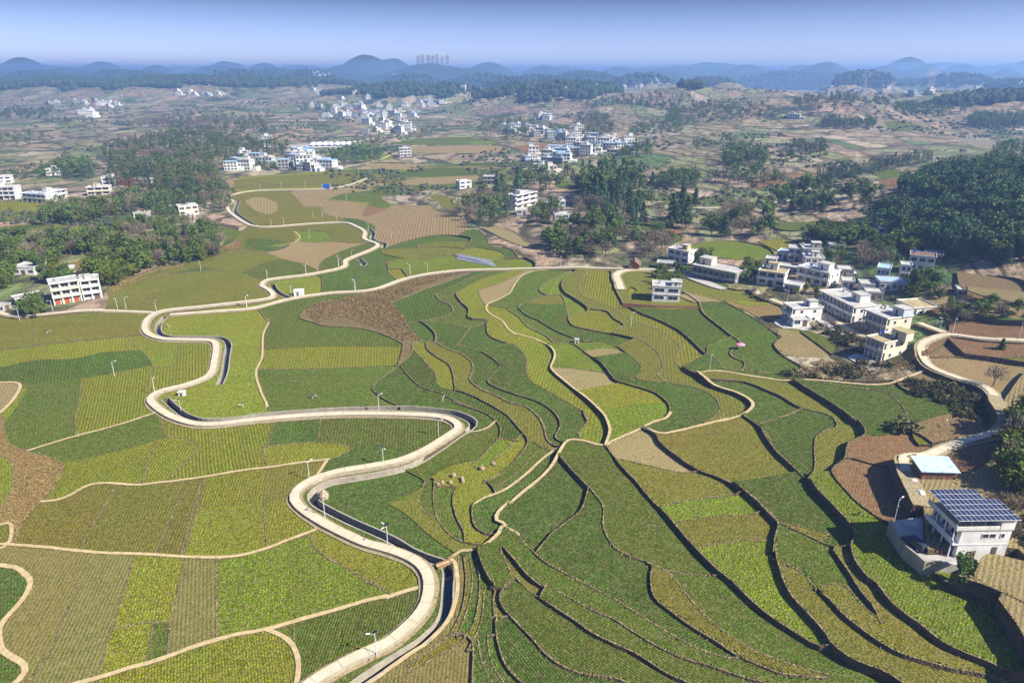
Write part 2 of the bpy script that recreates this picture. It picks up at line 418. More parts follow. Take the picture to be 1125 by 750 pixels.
ROADS = {   # name: (width, lift, text)
 'valley': (2.25, .75, '''Z 318,775 345,752 J 760,660 900,590 1020,530 T 300,650 360,562 382,470 374,390 330,328 250,282 120,238 0,205 F 330,500 250,455 190,412 163,370 185,330 250,292 350,262 480,240 600,215 700,172 790,115 838,78 822,50 770,32 650,24 450,22 250,28 0,48
   A 900,740 800,738 705,708 640,665 622,635 660,605 760,580 860,540 885,480 890,412 862,395 760,392 660,386 603,360 603,320 632,290 690,272 Z 230,338 O 290,705 328,682 305,655 272,635 290,608 350,594 500,576 650,548 698,530 700,505 730,488 850,438 862,415 800,392 800,355 760,330 690,308 500,315 300,328 200,315 120,265 95,230 120,195 85,180 170,150 300,138 600,130 740,105 810,75'''),
 'village': (2.3, .55, '''Z 187,346 240,342.5 280,339 320,329 360,323 408,319 445,307 493,299 536,296 613,295 688,296.7 717,297 760,300'''),
 'farm': (1.9, .4, '''A -60,262 60,292 170,285 350,268 450,268 620,277 655,282'''),
 'dirt': (3.2, .3, '''Z 717,297 696,297.5 682,300 677,305 680,313 682,320'''),
 'east': (2.2, .4, '''D 1180,372 1125,378 950,385 815,378 740,404 698,432 700,470 740,515 850,555 950,580 1000,620 1008,665 Z 1103,461 1103,472 H 1000,102 900,125 800,165 720,207 650,225 617,250 637,325 672,395 697,445'''),
 'east_spur': (2.4, .42, '''D 690,328 740,345 785,362 815,376'''),
 'yard_lane': (2.4, .4, '''Z 827,318 836,325 858,334 882,341 905,346 930,362 952,372 Z 975,378'''),
 'hill': (2.6, .3, '''Z 748,228 772,229 800,228 845,224 880,219 905,214 940,209 965,207 1000,208'''),
 'rooftop_track': (2.2, .2, '''V 0,400 70,388 140,372 190,350 240,345'''),
}
PATHS = [   # pale footpaths: width, text
 (.9, 'E 118,168 300,112 480,65 645,12'),
 (1.0, 'E 195,377 265,363 365,311 450,303 560,310 640,302 750,290 850,275 1000,250 1125,235 F 160,222 300,205'),
 (1.0, 'F 300,205 280,235 250,280'),
 (1.0, 'E -40,552 35,555 200,568 400,588 600,595 750,605 900,608 1000,598 1125,562 F 100,550 190,518 265,488'),
 (1.3, 'I -30,98 15,108 80,115 130,145 167,195 140,270 80,345 20,410 -6,470 10,565 80,615 133,650 135,700 90,745 50,775'),
 (1.15, 'I 330,775 440,748 560,715 700,670 850,630 1000,575 1125,533 J 150,490 330,457 500,410 700,355 900,295 1040,266 T 120,520 230,480 345,445'),
 (1.1, 'J 345,460 420,490 480,540 510,610 515,680 498,790'),
 (1.0, 'E -20,580 35,552 48,505 40,465 -10,478'),
 (1.2, 'A 0,690 50,640 82,590 78,568 40,562 -10,565 -80,567'),
 (.9, 'A 1100,690 1100,655 1075,600 1055,522 1080,460 1085,370 1108,318'),
 (1.0, 'T 428,335 470,305 520,275 570,245 640,243 700,232 750,205 790,165 806,130 G -15,480 F 995,465 1005,430 1050,382 G 0,393 60,340 130,280 180,222 210,175 242,135 300,132 350,145 395,150 430,130 545,77 600,50 645,35 664,8'),
 (.8, 'F 1015,490 1045,502 1085,522'),
 (1.1, 'C 775,533 840,578 930,605 985,632 1002,660 965,692 860,725 G 900,35 780,70 690,95 620,108 545,77'),
 (.9, 'Z 603,296 C 100,105 50,127 22,160 0,200 B 1040,205 1000,228 960,245 955,268 980,290 1020,312 1045,345 1080,366 C 0,352 40,365 100,380 150,402 180,430 186,460 170,500 182,522 230,562 280,602 330,642 382,692 G 400,45 413,90 402,130 395,150'),
 (1.1, 'C 772,533 860,526 960,538 1060,550 D 150,560 300,568 480,578 580,570 650,545 700,522 738,513'),
 (.8, 'S 320,722 380,682 470,645 540,610 620,550 700,480 780,400 852,345 885,330'),
 (.7, 'S 290,215 350,207 420,177 465,135'),
 (1.0, 'K 228,72 252,100 262,170 262,250 240,340 215,400 150,480 60,560 -10,605 Z 395,760'),
 (.8, 'H 650,290 660,340 700,380'),
 (1.2, 'O 0,257 40,262 90,245'),
 (.9, 'O 440,350 465,372 462,388 432,412'),
]
WALLS = '''
B 205,270 190,300 240,318 290,332 400,337 470,347 550,372 612,402
B 890,108 800,145 700,180 620,215 560,238 600,288 622,322 660,370 692,395 740,400 800,430 850,445 890,475 900,510 885,550 920,585 1000,620 1060,650 S 650,25 720,70 770,120 800,180 812,240 840,285 890,310 935,320
B 612,402 605,440 590,492 | B 740,400 692,395 655,400 642,450 600,490 540,535 490,580 495,605 545,640 600,665 600,692
B 655,432 690,465 720,495 745,530 752,572 790,590 825,595 900,620 970,655 S 370,-3 440,35 540,95 600,160 650,215 682,250 685,290 650,350 600,412 540,470 480,520 430,548 400,560
B 602,500 640,545 690,585 760,605 830,640 900,665 S 150,0 250,35 350,65 420,95 465,135
S 465,135 495,170 500,220 485,262 420,330 370,385 325,432 | S 485,262 545,262 605,270 | S 640,232 605,262 560,320 470,390 430,432 | S 288,418 320,455 365,475
B 705,398 712,430 760,465 800,490 817,530 825,592
B 835,412 880,420 950,445 1000,480 1007,500 970,545 960,565 1000,590 1060,610 S 740,0 800,30 860,70 905,130 905,190 872,240 890,267 950,290
B 960,305 955,340 970,375 1040,400 C 15,405 50,430 70,470 70,520 90,560 150,590 220,630 290,670 322,700 322,722 G 300,0 320,30 312,60 282,90 305,130
C 0,270 40,295 60,320 100,345 150,367 178,392 | B 960,247 1040,260 C 0,270
C 170,402 235,402 270,410 330,455 380,490 420,540 442,560 520,580 600,605 652,645 657,690 620,722 540,752
C 38,262 70,290 120,310 170,340 230,365 300,388 340,390 420,405 480,440 530,480 542,510 522,545 545,555 640,560 740,570 810,595 852,622 868,660 850,690 808,718
C 160,205 100,225 50,245 38,262 | C 160,205 130,195 125,175 160,150 200,125 252,103
C 160,205 215,205 240,275 242,300 260,330 330,345 420,360 520,380 580,410 612,440 632,490 612,530 640,557
C 240,290 290,285 325,263 280,230 225,195 215,165 235,135 275,108
C 325,263 400,270 430,300 472,325 440,347
C 320,113 295,150 290,200 340,225 400,250 430,260 500,300 560,320 620,345 670,375 703,410 690,450 692,480 720,510 760,530 775,537
C 418,110 430,150 440,190 468,243
C 470,245 540,280 620,310 700,350 760,400 810,445 860,480 887,515 960,512 1040,525 D 100,525 175,552
C 780,232 800,280 850,320 900,360 952,402 908,440 930,465 970,480 960,512 | C 900,378 850,400 815,420 815,447
C 840,560 960,565 1040,590 D 70,600 130,625 205,665 320,690 355,722 348,745 H 310,80 270,110 262,170 265,240 238,292
D 180,568 230,600 300,640 380,690 430,730 H 430,40 465,80 468,110 430,130 400,150 390,180 385,210 350,240 330,265 360,310 430,380 500,430 570,470 600,500 620,550 680,620 M 560,90 640,150 740,240 860,280 1000,340 1140,405
D 192,562 300,578 400,590 540,602 590,630 630,670 652,735 H 650,45
C 880,230 960,270 1040,320 1110,370 D 125,380 95,410 130,450 200,490 212,502 | C 780,232 880,230 | D 0,518 90,520 170,548
D 212,502 180,512 230,532 330,550 450,555 610,550
G 545,77 600,110 620,145 690,200 770,250 800,262 860,280 930,315 1000,370 1060,420 1105,470 1090,540 1085,600 L 880,0 893,90 950,250 1040,360 1125,450 M 40,500 62,545 130,600 220,650 350,690 450,750
L 893,90 950,110 1040,160 1125,258 M 60,310 130,390 230,470 330,540 450,600 600,640 740,670 850,680 950,700 1060,755
G 395,150 430,200 460,240 520,300 580,370 640,430 700,500 760,570 850,660 930,720 L 640,190 720,270 800,340 880,400 980,460 1080,520 M 0,545 62,547
G 450,212 540,228 640,247 700,257 775,255
G 205,200 250,250 300,300 325,322 350,350 385,400 385,470 400,520 440,570 510,605 588,635 L 200,150 205,250 240,310 320,370 420,440 520,500 600,550 680,600 780,640 880,680 960,695 1140,700
L 205,100 280,130 340,190 400,270 470,350 560,430 660,500 780,570 900,610 1000,640 1140,672
G 25,520 60,560 100,595 K 700,70 780,120 880,170 1000,230 1125,290 L 80,340 160,390 260,450 350,500 450,550 560,590 640,610 690,602
K 520,30 570,80 620,140 670,190 740,230 840,270 950,330 1060,380 L 0,405 100,470 200,530 300,580 400,620 520,650 640,690 750,720 890,755
K 505,50 540,130 578,183 640,230 700,285 800,350 900,410 1000,480 L 0,540 100,580 200,640 300,700 430,755
K 578,183 530,225 500,270 500,320 540,380 570,410 630,470 690,530 740,590 820,650 900,685 1000,705 L 0,715 100,755
K 370,35 400,120 440,200 470,240 460,300 470,400 480,500 510,620 560,700 630,760 | K 470,240 512,245 | K 470,395 540,390
F 740,300 735,370 750,440 790,500 850,540 950,555 990,545 | F 700,300 675,370 700,420 748,445 | F 830,325 815,370 830,440 860,500 865,528
F 985,350 905,390 895,430 905,480 940,510 1005,515
G 950,20 1000,50 1040,85 1090,150 H 40,80 100,170 180,240 240,300 270,340 320,390 390,460 432,520 410,565 430,640 480,700 M 320,220 380,310 470,390 560,450 640,520 720,570 820,610 960,660 1060,720 1140,750
H 0,360 60,420 108,468 | H 108,468 240,520 340,560 410,565
M 90,40 150,120 220,230 300,330 330,400
J 66,70 66,300 66,500 | A 440,190 470,155 560,140 605,125 720,112 830,108 | A 545,185 600,225 650,240 750,238 850,235 862,245
E -80,-15 5,20 20,100 50,145 120,170 200,195 250,215 262,245 235,290 200,345 150,395 100,450 60,540 | E -5,190 40,205 55,260 50,330 0,410
A 1070,268 1108,318 | O 190,440 300,452 | O 890,155 890,180 920,200 960,212 P 30,215 60,215 100,245 200,262 | O 180,190 250,170 340,195 350,240 300,260 230,240 180,210
P 30,165 60,170 100,200 140,230 200,250 235,255 | P 30,165 110,160 160,180 180,210 235,222 | P 250,430 270,380 215,370 240,345 300,340 350,380 360,410 | P 310,330 380,360 440,390 520,420 600,440 690,452
P 330,420 420,430 480,440 510,475 | P 400,325 480,345 530,375 560,400 690,428 | P 550,480 600,505 602,525 | P 830,500 880,490 882,530
P 165,470 210,465 240,440 | O 920,510 925,560 960,592 | O 990,545 1022,582 | B 60,305 55,320
B 745,200 760,225 800,240 817,265 800,285 730,305 660,315 | B 850,190 830,205 850,235 882,265 882,300 960,305 | B 920,185 930,220 955,255 | B 625,320 680,315 720,340 745,370 742,402
B 680,313 800,320 890,337 960,305 | C 700,210 760,235 780,232 | D 590,560 640,600 760,620 840,600 | Z 760,322 795,330 830,337 858,331
Z 700,265 745,262 800,258 850,262 | Z 860,262 900,258 940,262 | Z 690,245 740,240 800,243 | Z 1010,340 1060,338 1125,332 | Z 1020,395 1050,392 1090,395 1130,390
Z 800,210 850,205 900,200 950,203 | Z 725,205 790,200 860,190 905,192 960,188 | Z 700,190 760,178 830,172 900,165 | Z 760,160 830,155 880,152 | Z 905,175 925,170 935,178 920,188
'''
FURROWS = '''
A -80,440 0,432 200,405 400,385 600,366 | A 150,335 150,412 | A 520,375 580,430 630,490 615,560 612,620 628,665 | A 735,405 715,490 | A 335,548 330,620 312,690 315,750 E 318,105
E 640,15 670,60 690,110 760,120 820,155 760,215 715,265 710,292 | E 470,325 430,400 380,480 330,575 | E 750,295 710,430 650,590 | E 845,285 810,430 770,550 750,602 | E 832,285 790,430 745,600 | E 1100,240 1090,400 1098,565
E 640,140 610,220 585,302 | F 85,45 45,150 30,180 45,215 65,232 | F 45,150 120,140 270,135 400,150 370,180 305,207 | F 270,50 262,135
I 510,50 450,160 390,300 330,440 290,545 230,640 150,760 | I 745,42 690,220 630,400 580,560 545,720 | I 1020,65 980,220 940,400 920,590 | I 845,430 800,640
I 635,450 700,437 800,418 925,415
J 600,0 680,70 780,120 860,175 950,225 1042,268 | F 220,510 260,580 340,630 430,680 520,730 | J 490,432 495,540 515,600
B 30,510 300,505 480,495 595,492 | B 890,338 835,412 | B 940,435 1045,402 | B 835,240 800,240 | B 850,190 920,150 1000,120 1062,103 | B 920,185 1000,160 1060,130 1110,103 | B 745,200 820,165 900,125 970,103
L 285,130 400,145 562,150 | G 325,322 310,375 290,420 230,470 180,510 145,550 112,595 | K 748,232 725,275 | K 330,70 345,150 340,250 310,370 270,480 | K 370,100 385,180 380,300 350,430 310,490 | K 410,250 400,380 370,480 330,550
K 300,80 310,180 300,300 270,400 230,470 | K 270,480 330,500 350,560 345,750 | K 380,540 400,640 450,740 | K 430,520 450,640 520,750 | K 20,640 120,570 220,490 270,480 | K 0,700 140,610 260,540
S 400,560 440,590 468,640 | S 740,285 800,325 885,345 | S 470,600 540,550 620,490 680,420 740,355 800,325
H 205,-5 120,35 45,62 | D 205,670 150,700 40,735 | H 430,215 520,230 612,237 | M 0,240 80,213 150,225 200,290 260,350 330,400
G 700,465 850,440 985,425 | G 640,400 770,370 915,348 | G 790,570 920,545 1065,533 | C 180,503 290,508 400,522 | C 450,415 515,380 | C 800,455 760,475 722,503 | M 980,400 1040,490 1125,640
O 560,550 580,500 700,440 800,412 | O 290,460 380,490 500,520 560,552 | O 290,460 440,402 | O 180,190 230,240 | O 420,150 490,222 | O 820,205 790,270 880,250 955,205 | O 620,400 780,410 830,402 | O 470,345 600,350 622,400 480,402 465,372
P 0,500 150,475 | P 340,510 440,485 420,450 300,430 | P 0,420 120,400 240,400 | P 185,472 340,508 | P 440,485 540,480 | O 580,588 580,670 | A 830,90 1000,115 1100,150 | A 605,125 830,85 950,20 | P 0,465 150,475
Z 420,290 440,285 470,284 | Z 260,196 330,205 400,199 | Z 262,205 300,198 | D 210,360 270,400 330,442 | D 820,400 870,450 | D 740,470 850,460 1000,470 1130,480 | H 150,470 300,500
'''
CUTS = '''
A -80,505 0,500 150,470 300,465 420,440 572,430 | A -80,566 0,565 150,562 335,546 510,515 625,492 | A 295,468 335,546 | A 590,427 730,415 858,405 | A 520,375 600,410 700,415 | B 30,430 300,415 605,412 | A 20,725 70,660 110,590
E 250,220 400,190 560,150 690,112 | F 400,150 500,150 650,178 | E 820,410 950,395 1090,385 | F 50,380 185,375 | F 550,390 640,350 700,300 630,258 | F 550,390 620,430 700,500 780,560 838,592 | F 700,300 780,250 830,230 905,210
G 930,305 1040,285 1140,260 | H 0,290 170,255 | H 258,265 335,265 | C 290,600 440,565 | C 380,690 520,650 655,640 | C 280,405 370,395 430,405 | C 300,437 400,420 450,430 | C 340,465 450,445
O 0,540 150,570 300,605 | O 150,570 280,510 400,490 | O 440,350 430,400 300,420 | O 570,180 700,190 900,205 | O 720,150 900,130 | O 910,430 1000,400 1125,370 P 150,365 220,370 | O 890,465 990,485 1125,490 | O 350,240 460,230 570,220 600,260 700,280 660,300
O 900,442 1125,430 P 100,425 245,435 | Z 430,215 500,205 560,200 | Z 420,205 480,190 | Z 410,196 470,185 540,186 | Z 300,188 400,182 | Z 350,222 380,221 415,228 | C 50,240 150,245 215,240
I 1020,65 1125,72 J 66,70 | D 720,470 760,440 800,400 | H 0,100 | H 385,212 430,212 | H 700,200 600,235 | Z 20,240 50,235 | Z 0,262 60,250 110,248 | Z 0,250 70,243
Z -55,764 200,764 400,764 600,764 800,764 1000,764 1190,764 | Z -16,225 -16,300 -16,450 -16,600 -16,764 | Z 1140,240 1140,400 1140,470 | A 430,262 446,225 440,190 450,160 560,120 650,90 780,62 880,25 950,-10 Z 272,248 | O 850,350 850,320 780,290 700,280 | P 200,262 242,290 246,330 240,345
O 570,220 640,170 720,150 890,155 | O 490,222 570,220 | Z 247,218 250,205 256,196 300,192 380,188 403,196 412,190 470,185 540,183 575,196 507,206 | Z 760,300 800,316 827,318 | Z 1041,371 1040,352 1012,341
C 440,190 470,246 600,262 700,262 780,240 | D 110,372 115,345 210,345 350,395 340,440 300,460 130,452 | C 900,232 1000,225 1110,245 1120,300 1040,300 960,262 | H 697,445 690,462 575,468
H 468,110 520,115 620,95 700,110 790,170 | H 700,458 720,640 830,640 1060,612 1110,640 | M 750,240 830,220 900,105 1140,150 | M 560,90 600,85 800,88 830,220 | H 668,200 700,290 900,290 1010,200 1040,130
H 1040,130 1010,20 D 1020,680 1100,560 1140,520 | D 1140,300 1000,305 830,280 780,240 690,300 | B 190,292 205,265 260,240 320,225 430,205 530,180 640,145 760,118 895,102 | Z 0,218 50,220 | Z 540,190 600,200 | Z 620,225 640,222 | Z 140,168 220,160'''
def lines(txt):
    out = []
    for blk in txt.strip().split('\n'):
        for s in blk.split('|'):
            p = parse(s.strip())
            if len(p) > 1: out.append(p)
    return out
def smooth(P, step=None):
    """Catmull-Rom through world xy points, resampled"""
    P = [np.array(p[:2], float) for p in P]
    if len(P) == 2:
        q = [P[0], P[1]]
    else:
        E = [2 * P[0] - P[1]] + P + [2 * P[-1] - P[-2]]
        q = []
        for i in range(1, len(E) - 2):
            a, b_, c, d = E[i - 1], E[i], E[i + 1], E[i + 2]
            n = 10
            for k in range(n):
                t = k / n
                q.append(.5 * ((2 * b_) + (c - a) * t + (2 * a - 5 * b_ + 4 * c - d) * t * t + (3 * b_ - a - 3 * c + d) * t ** 3))
        q.append(P[-1])
    q = np.array(q)
    L = np.r_[0, np.cumsum(np.linalg.norm(np.diff(q, axis=0), axis=1))]
    if step is None: step = max(1.6, float(np.median(q[:, 1])) * 0.011)
    n = max(2, int(L[-1] / step) + 1)
    s = np.linspace(0, L[-1], n)
    return np.stack([np.interp(s, L, q[:, 0]), np.interp(s, L, q[:, 1])], 1)
def world_line(pp, ext=0.6, step=None):
    P = [px(u, v)[:2] for u, v in pp]
    Q = smooth(P, step)
    if ext:
        a, b_ = Q[0] - Q[1], Q[-1] - Q[-2]
        Q = np.vstack([Q[0] + a / (np.linalg.norm(a) + 1e-9) * ext, Q, Q[-1] + b_ / (np.linalg.norm(b_) + 1e-9) * ext])
    return Q
def offset(Q, d):
    T = np.gradient(Q, axis=0)
    T /= np.linalg.norm(T, axis=1)[:, None] + 1e-9
    return Q + np.stack([-T[:, 1], T[:, 0]], 1) * d
CANALS = [ (2.0, 'Z 372,768 397,749 J 1000,650 K 0,570 80,512 170,420 203,330 210,222 215,130 190,95 100,65 0,25 F 560,535 400,465 300,415 250,385 238,355 262,325 330,299 500,270 640,235 740,177 830,112 890,72 897,45 850,20 780,6 600,-5 B 400,672 200,684 0,700 A 1000,710 850,720 770,702 720,667 680,630'),
           (1.9, 'A 905,572 925,520 935,450 940,402 900,379 780,376 690,373 655,356 655,320 682,290'),
           (2.2, 'B 70,155 85,180 110,200 145,215'), (2.4, 'O 820,335 845,358 838,385 870,405 905,412 895,432'), (2.4, 'O 770,490 800,515 785,525'), (2.6, 'O 150,190 135,225 135,250 180,285 235,318') ]
road_q = {k: (w_, l_, world_line(parse(t), 0)) for k, (w_, l_, t) in ROADS.items()}
path_q = [(w_, world_line(parse(t), .3)) for w_, t in PATHS]
wall_q = [world_line(p, 0.9) for p in lines(WALLS)]
furr_q = [world_line(p, 1.0) for p in lines(FURROWS)]
cut_q = [world_line(p, 1.2) for p in lines(CUTS)]
canal_q = [(w_, world_line(parse(t), 0, 2.0)) for w_, t in CANALS]

# single plots in the middle distance: crop, then the outline in photo pixels
PLOTS = """Y 0,222 30,220 46,226 40,238 0,242|G 0,250 30,246 56,246 40,251 0,256|g 0,258 40,252 60,247 74,249 40,259 0,264|L 66,257 90,247 124,246 124,252 90,258|O 80,262 120,252 126,258 100,266|G 70,196 100,194 104,199 72,203|B 70,206 95,204 96,208 70,210|T 0,196 40,192 42,202 14,208 0,206
g 0,186 20,184 36,186 20,190 0,192|G 412,190 470,187 540,186 543,191 470,194 414,196|T 415,197 470,195 545,192 505,201 430,203|g 404,205 432,204 500,202 470,210 430,212 410,210|G 445,184 520,179 575,178 570,182 500,184|g 222,250 232,246 250,250 268,256 262,262 240,262|G 270,262 290,262 318,268 300,276 272,274|B 246,264 262,264 262,272 246,274
T 256,198 300,194 380,190 398,197 360,204 300,206 262,208|G 365,189 400,186 460,187 410,192|g 722,214 760,212 764,224 740,224 724,220|G 696,260 742,256 746,266 712,270|G 700,246 716,244 728,250 712,254|L 755,272 790,264 832,268 850,278 830,286 780,282|Y 832,266 860,262 880,268 862,278
g 848,246 900,243 935,245 930,251 860,254|G 765,218 800,214 806,222 780,226|B 716,254 745,250 748,256 716,258|T 812,192 840,188 862,192 842,196 816,197|B 905,149 945,150 984,163 952,177 932,178 926,164 908,158|B 968,198 990,196 994,204 978,208 962,206|g 960,190 985,186 990,194 968,196
F 925,145 980,143 1040,158 1075,166 1040,171 1000,165 985,161 960,151|F 1040,146 1090,152 1110,160 1080,163|g 968,138 1010,137 1025,142 985,144|B 820,200 862,192 900,190 894,196 850,206 826,207|T 1000,330 1040,318 1060,324 1040,336 1006,338|R 1050,300 1120,306 1130,330 1060,322|T 1062,318 1128,318 1134,330 1068,330|T 1062,336 1128,337 1132,348 1070,346
D 72,300 76,290 96,286 104,294 98,303 82,304|Y 690,326 692,316 700,320|g 640,240 668,238 672,246 648,248|L 605,202 622,198 630,203 618,208|B 1000,470 1040,455 1072,452 1082,470 1050,480 1010,488
C 894,341 915,350 935,360 952,372 945,377 922,366 896,352|C 930,393 945,388 968,399 984,398 974,405 955,407|C 917,318 926,307 931,312 922,321|C 851,352 868,349 885,352 893,361 872,364 852,357|C 752,301 760,298 778,305 800,313 790,317 756,306|C 905,322 930,326 955,334 950,340 925,334 905,328
g 430,153 500,151 540,153 535,158 440,159|T 440,161 535,160 560,164 545,168 450,167|g 432,169 450,169 545,170 560,176 500,179 440,177|L 514,156 536,155 548,158 520,159|B 565,160 600,158 620,163 580,167|Y 402,171 428,168 430,175 407,177|T 400,179 440,180 500,182 540,184 470,186 412,185|R 330,180 352,176 360,181 345,185"""
plot_q, PLOT_SEEDS = [], []
for s in PLOTS.replace('\n', '|').split('|'):
    k, rest = s.strip()[0], s.strip()[1:]
    P_ = parse(rest); W_ = np.array([px(u, v)[:2] for u, v in P_])
    Q = smooth(list(W_) + [W_[0]], 3.0); Q[-1] = Q[0]
    plot_q.append(Q); PLOT_SEEDS.append((k, W_.mean(0)))
# outer limit of the surveyed fields
OUT = [(-60, 800), (300, 800), (562, 800), (850, 800), (1200, 800), (1215, 600), (1215, 450), (1200, 330), (1195, 290), (1160, 215), (1120, 172), (1080, 150), (1000, 138), (850, 139),
       (740, 146), (660, 158), (560, 150), (480, 148), (400, 163), (330, 178), (300, 186), (250, 192), (150, 205), (60, 212), (-20, 215), (-60, 230), (-70, 400), (-70, 600)]
out_xy = np.array([px(u, v)[:2] for u, v in OUT])
def inside(P, poly):
    P = np.atleast_2d(P); c = np.zeros(len(P), bool)
    x, y = P[:, 0], P[:, 1]; n = len(poly)
    for i in range(n):
        x1, y1 = poly[i]; x2, y2 = poly[(i + 1) % n]
        m = ((y1 > y) != (y2 > y)) & (x < (x2 - x1) * (y - y1) / (y2 - y1 + 1e-12) + x1)
        c ^= m
    return c
# loose line ends are carried on to the line they stop just short of
_all = [q for _, _, q in road_q.values()] + [q for _, q in path_q] + wall_q + furr_q + cut_q + [Q for _, Q in canal_q] + [np.vstack([out_xy, out_xy[:1]])]
def nearest_on(Qs, p, skip):
    best = (1e9, None)
    for i, Q in enumerate(Qs):
        if i == skip: continue
        a, d = Q[:-1], np.diff(Q, axis=0)
        t = np.clip(((p - a) * d).sum(1) / ((d * d).sum(1) + 1e-9), 0, 1)
        c = a + t[:, None] * d
        l = np.linalg.norm(c - p, axis=1); k = int(l.argmin())
        if l[k] < best[0]: best = (float(l[k]), c[k])
    return best
def snap(lst, base):
    for i in range(len(lst)):
        Q = lst[i]
        for end in (0, -1):
            p = Q[end]
            lim = 9.0 * p[1] * 0.0045 * (1.0 if p[1] < 260 else .8)
            d, c = nearest_on(_all, p, base + i)
            if 1e-6 < d < lim:
                e = c + (c - p) / d * 0.12
                Q = np.vstack([e, Q]) if end == 0 else np.vstack([Q, e])
        lst[i] = Q; _all[base + i] = Q
_b = len(road_q) + len(path_q)
snap(wall_q, _b); snap(furr_q, _b + len(wall_q)); snap(cut_q, _b + len(wall_q) + len(furr_q))
_pp = [q for _, q in path_q]; snap(_pp, len(road_q)); path_q = [(w_, q) for (w_, _), q in zip(path_q, _pp)]
vs, es = [], []
def add_line(Q, closed=False):
    k = len(vs)
    for p in Q: vs.append((float(p[0]), float(p[1])))
    for i in range(len(Q) - 1): es.append((k + i, k + i + 1))
    if closed: es.append((k + len(Q) - 1, k))
ol = []
for i in range(len(out_xy)):
    a, b_ = out_xy[i], out_xy[(i + 1) % len(out_xy)]
    n = max(1, int(np.linalg.norm(b_ - a) / 12))
    for k in range(n): ol.append(a + (b_ - a) * k / n)
add_line(ol, True)
road_bar = []
for w_, l_, Q in road_q.values(): add_line(Q)
for w_, Q in path_q: add_line(Q)
for Q in wall_q + furr_q + cut_q: add_line(Q)
for Q in plot_q: add_line(Q[:-1], True)
for w_, Q in canal_q:
    A, B_ = offset(Q, w_ / 2), offset(Q, -w_ / 2)
    add_line(np.vstack([A, B_[::-1]]), True)
# interior points so that wide fields can follow the lie of the land
x0, y0 = out_xy.min(0); x1, y1 = out_xy.max(0)
pts = []
y = y0
rr = random.Random(3)
while y < y1:
    st = 5.0 if y < 170 else 9.0 if y < 350 else 16.0
    x = x0
    while x < x1:
        pts.append((x + rr.uniform(-.3, .3) * st, y + rr.uniform(-.3, .3) * st)); x += st
    y += st
pts = np.array(pts); pts = pts[inside(pts, out_xy)]
for p in pts: vs.append((float(p[0]), float(p[1])))
import time as _t
_t0 = _t.time()
rv, re_, rf, ov, oe, of = delaunay_2d_cdt([Vector(v) for v in vs], es, [], 0, 0.02, True)
print('cdt', len(vs), len(rv), len(rf), round(_t.time() - _t0, 1))
cons = set()
for (a, b_), o in zip(re_, oe):
    if o: cons.add((min(a, b_), max(a, b_)))
RV = np.array([tuple(v) for v in rv])
FC = RV[np.array([list(f) for f in rf])].mean(1)
keep = inside(FC, out_xy)
edge_f = {}
for i, f in enumerate(rf):
    for k in range(3):
        a, b_ = f[k], f[(k + 1) % 3]
        edge_f.setdefault((min(a, b_), max(a, b_)), []).append(i)
par_of = [-1] * len(rf)
parcels = []
adj = [[] for _ in rf]
for e, fs in edge_f.items():
    if len(fs) == 2 and e not in cons:
        adj[fs[0]].append(fs[1]); adj[fs[1]].append(fs[0])
for i in range(len(rf)):
    if par_of[i] >= 0 or not keep[i]: continue
    st, mem = [i], []
    par_of[i] = len(parcels)
    while st:
        j = st.pop(); mem.append(j)
        for k in adj[j]:
            if par_of[k] < 0 and keep[k]:
                par_of[k] = len(parcels); st.append(k)
    parcels.append(mem)
TRI = RV[np.array([list(f) for f in rf])]
AREA = np.abs((TRI[:, 1, 0] - TRI[:, 0, 0]) * (TRI[:, 2, 1] - TRI[:, 0, 1]) - (TRI[:, 2, 0] - TRI[:, 0, 0]) * (TRI[:, 1, 1] - TRI[:, 0, 1])) / 2
HV = h0(RV)
def seg_dist(P, Q):
    """distance of points P to polyline Q"""
    best = np.full(len(P), 1e9)
    for i in range(len(Q) - 1):
        a, d = Q[i], Q[i + 1] - Q[i]
        t = np.clip(((P - a) @ d) / (d @ d + 1e-9), 0, 1)
        best = np.minimum(best, np.linalg.norm(P - a - t[:, None] * d, axis=1))
    return best
par_cent = np.array([(FC[m] * AREA[m][:, None]).sum(0) / AREA[m].sum() for m in parcels])
par_area = np.array([AREA[m].sum() for m in parcels])
par_canal = np.zeros(len(parcels), bool)
for w_, Q in canal_q:
    d = seg_dist(FC, Q)
    for i, m in enumerate(parcels):
        mm = np.array(m)
        if (d[mm] < w_ / 2 + .02).all(): par_canal[i] = True
def locate(x, y):
    a, b_, c = TRI[:, 0], TRI[:, 1], TRI[:, 2]
    def cr(p, q): return (q[:, 0] - p[:, 0]) * (y - p[:, 1]) - (q[:, 1] - p[:, 1]) * (x - p[:, 0])
    s1, s2, s3 = cr(a, b_), cr(b_, c), cr(c, a)
    ok = ((s1 >= 0) & (s2 >= 0) & (s3 >= 0)) | ((s1 <= 0) & (s2 <= 0) & (s3 <= 0))
    ii = np.nonzero(ok)[0]
    for i in ii:
        if par_of[i] >= 0: return par_of[i]
    return -1
print('parcels', len(parcels), 'canal', par_canal.sum(), 'big', (par_area > 15).sum())
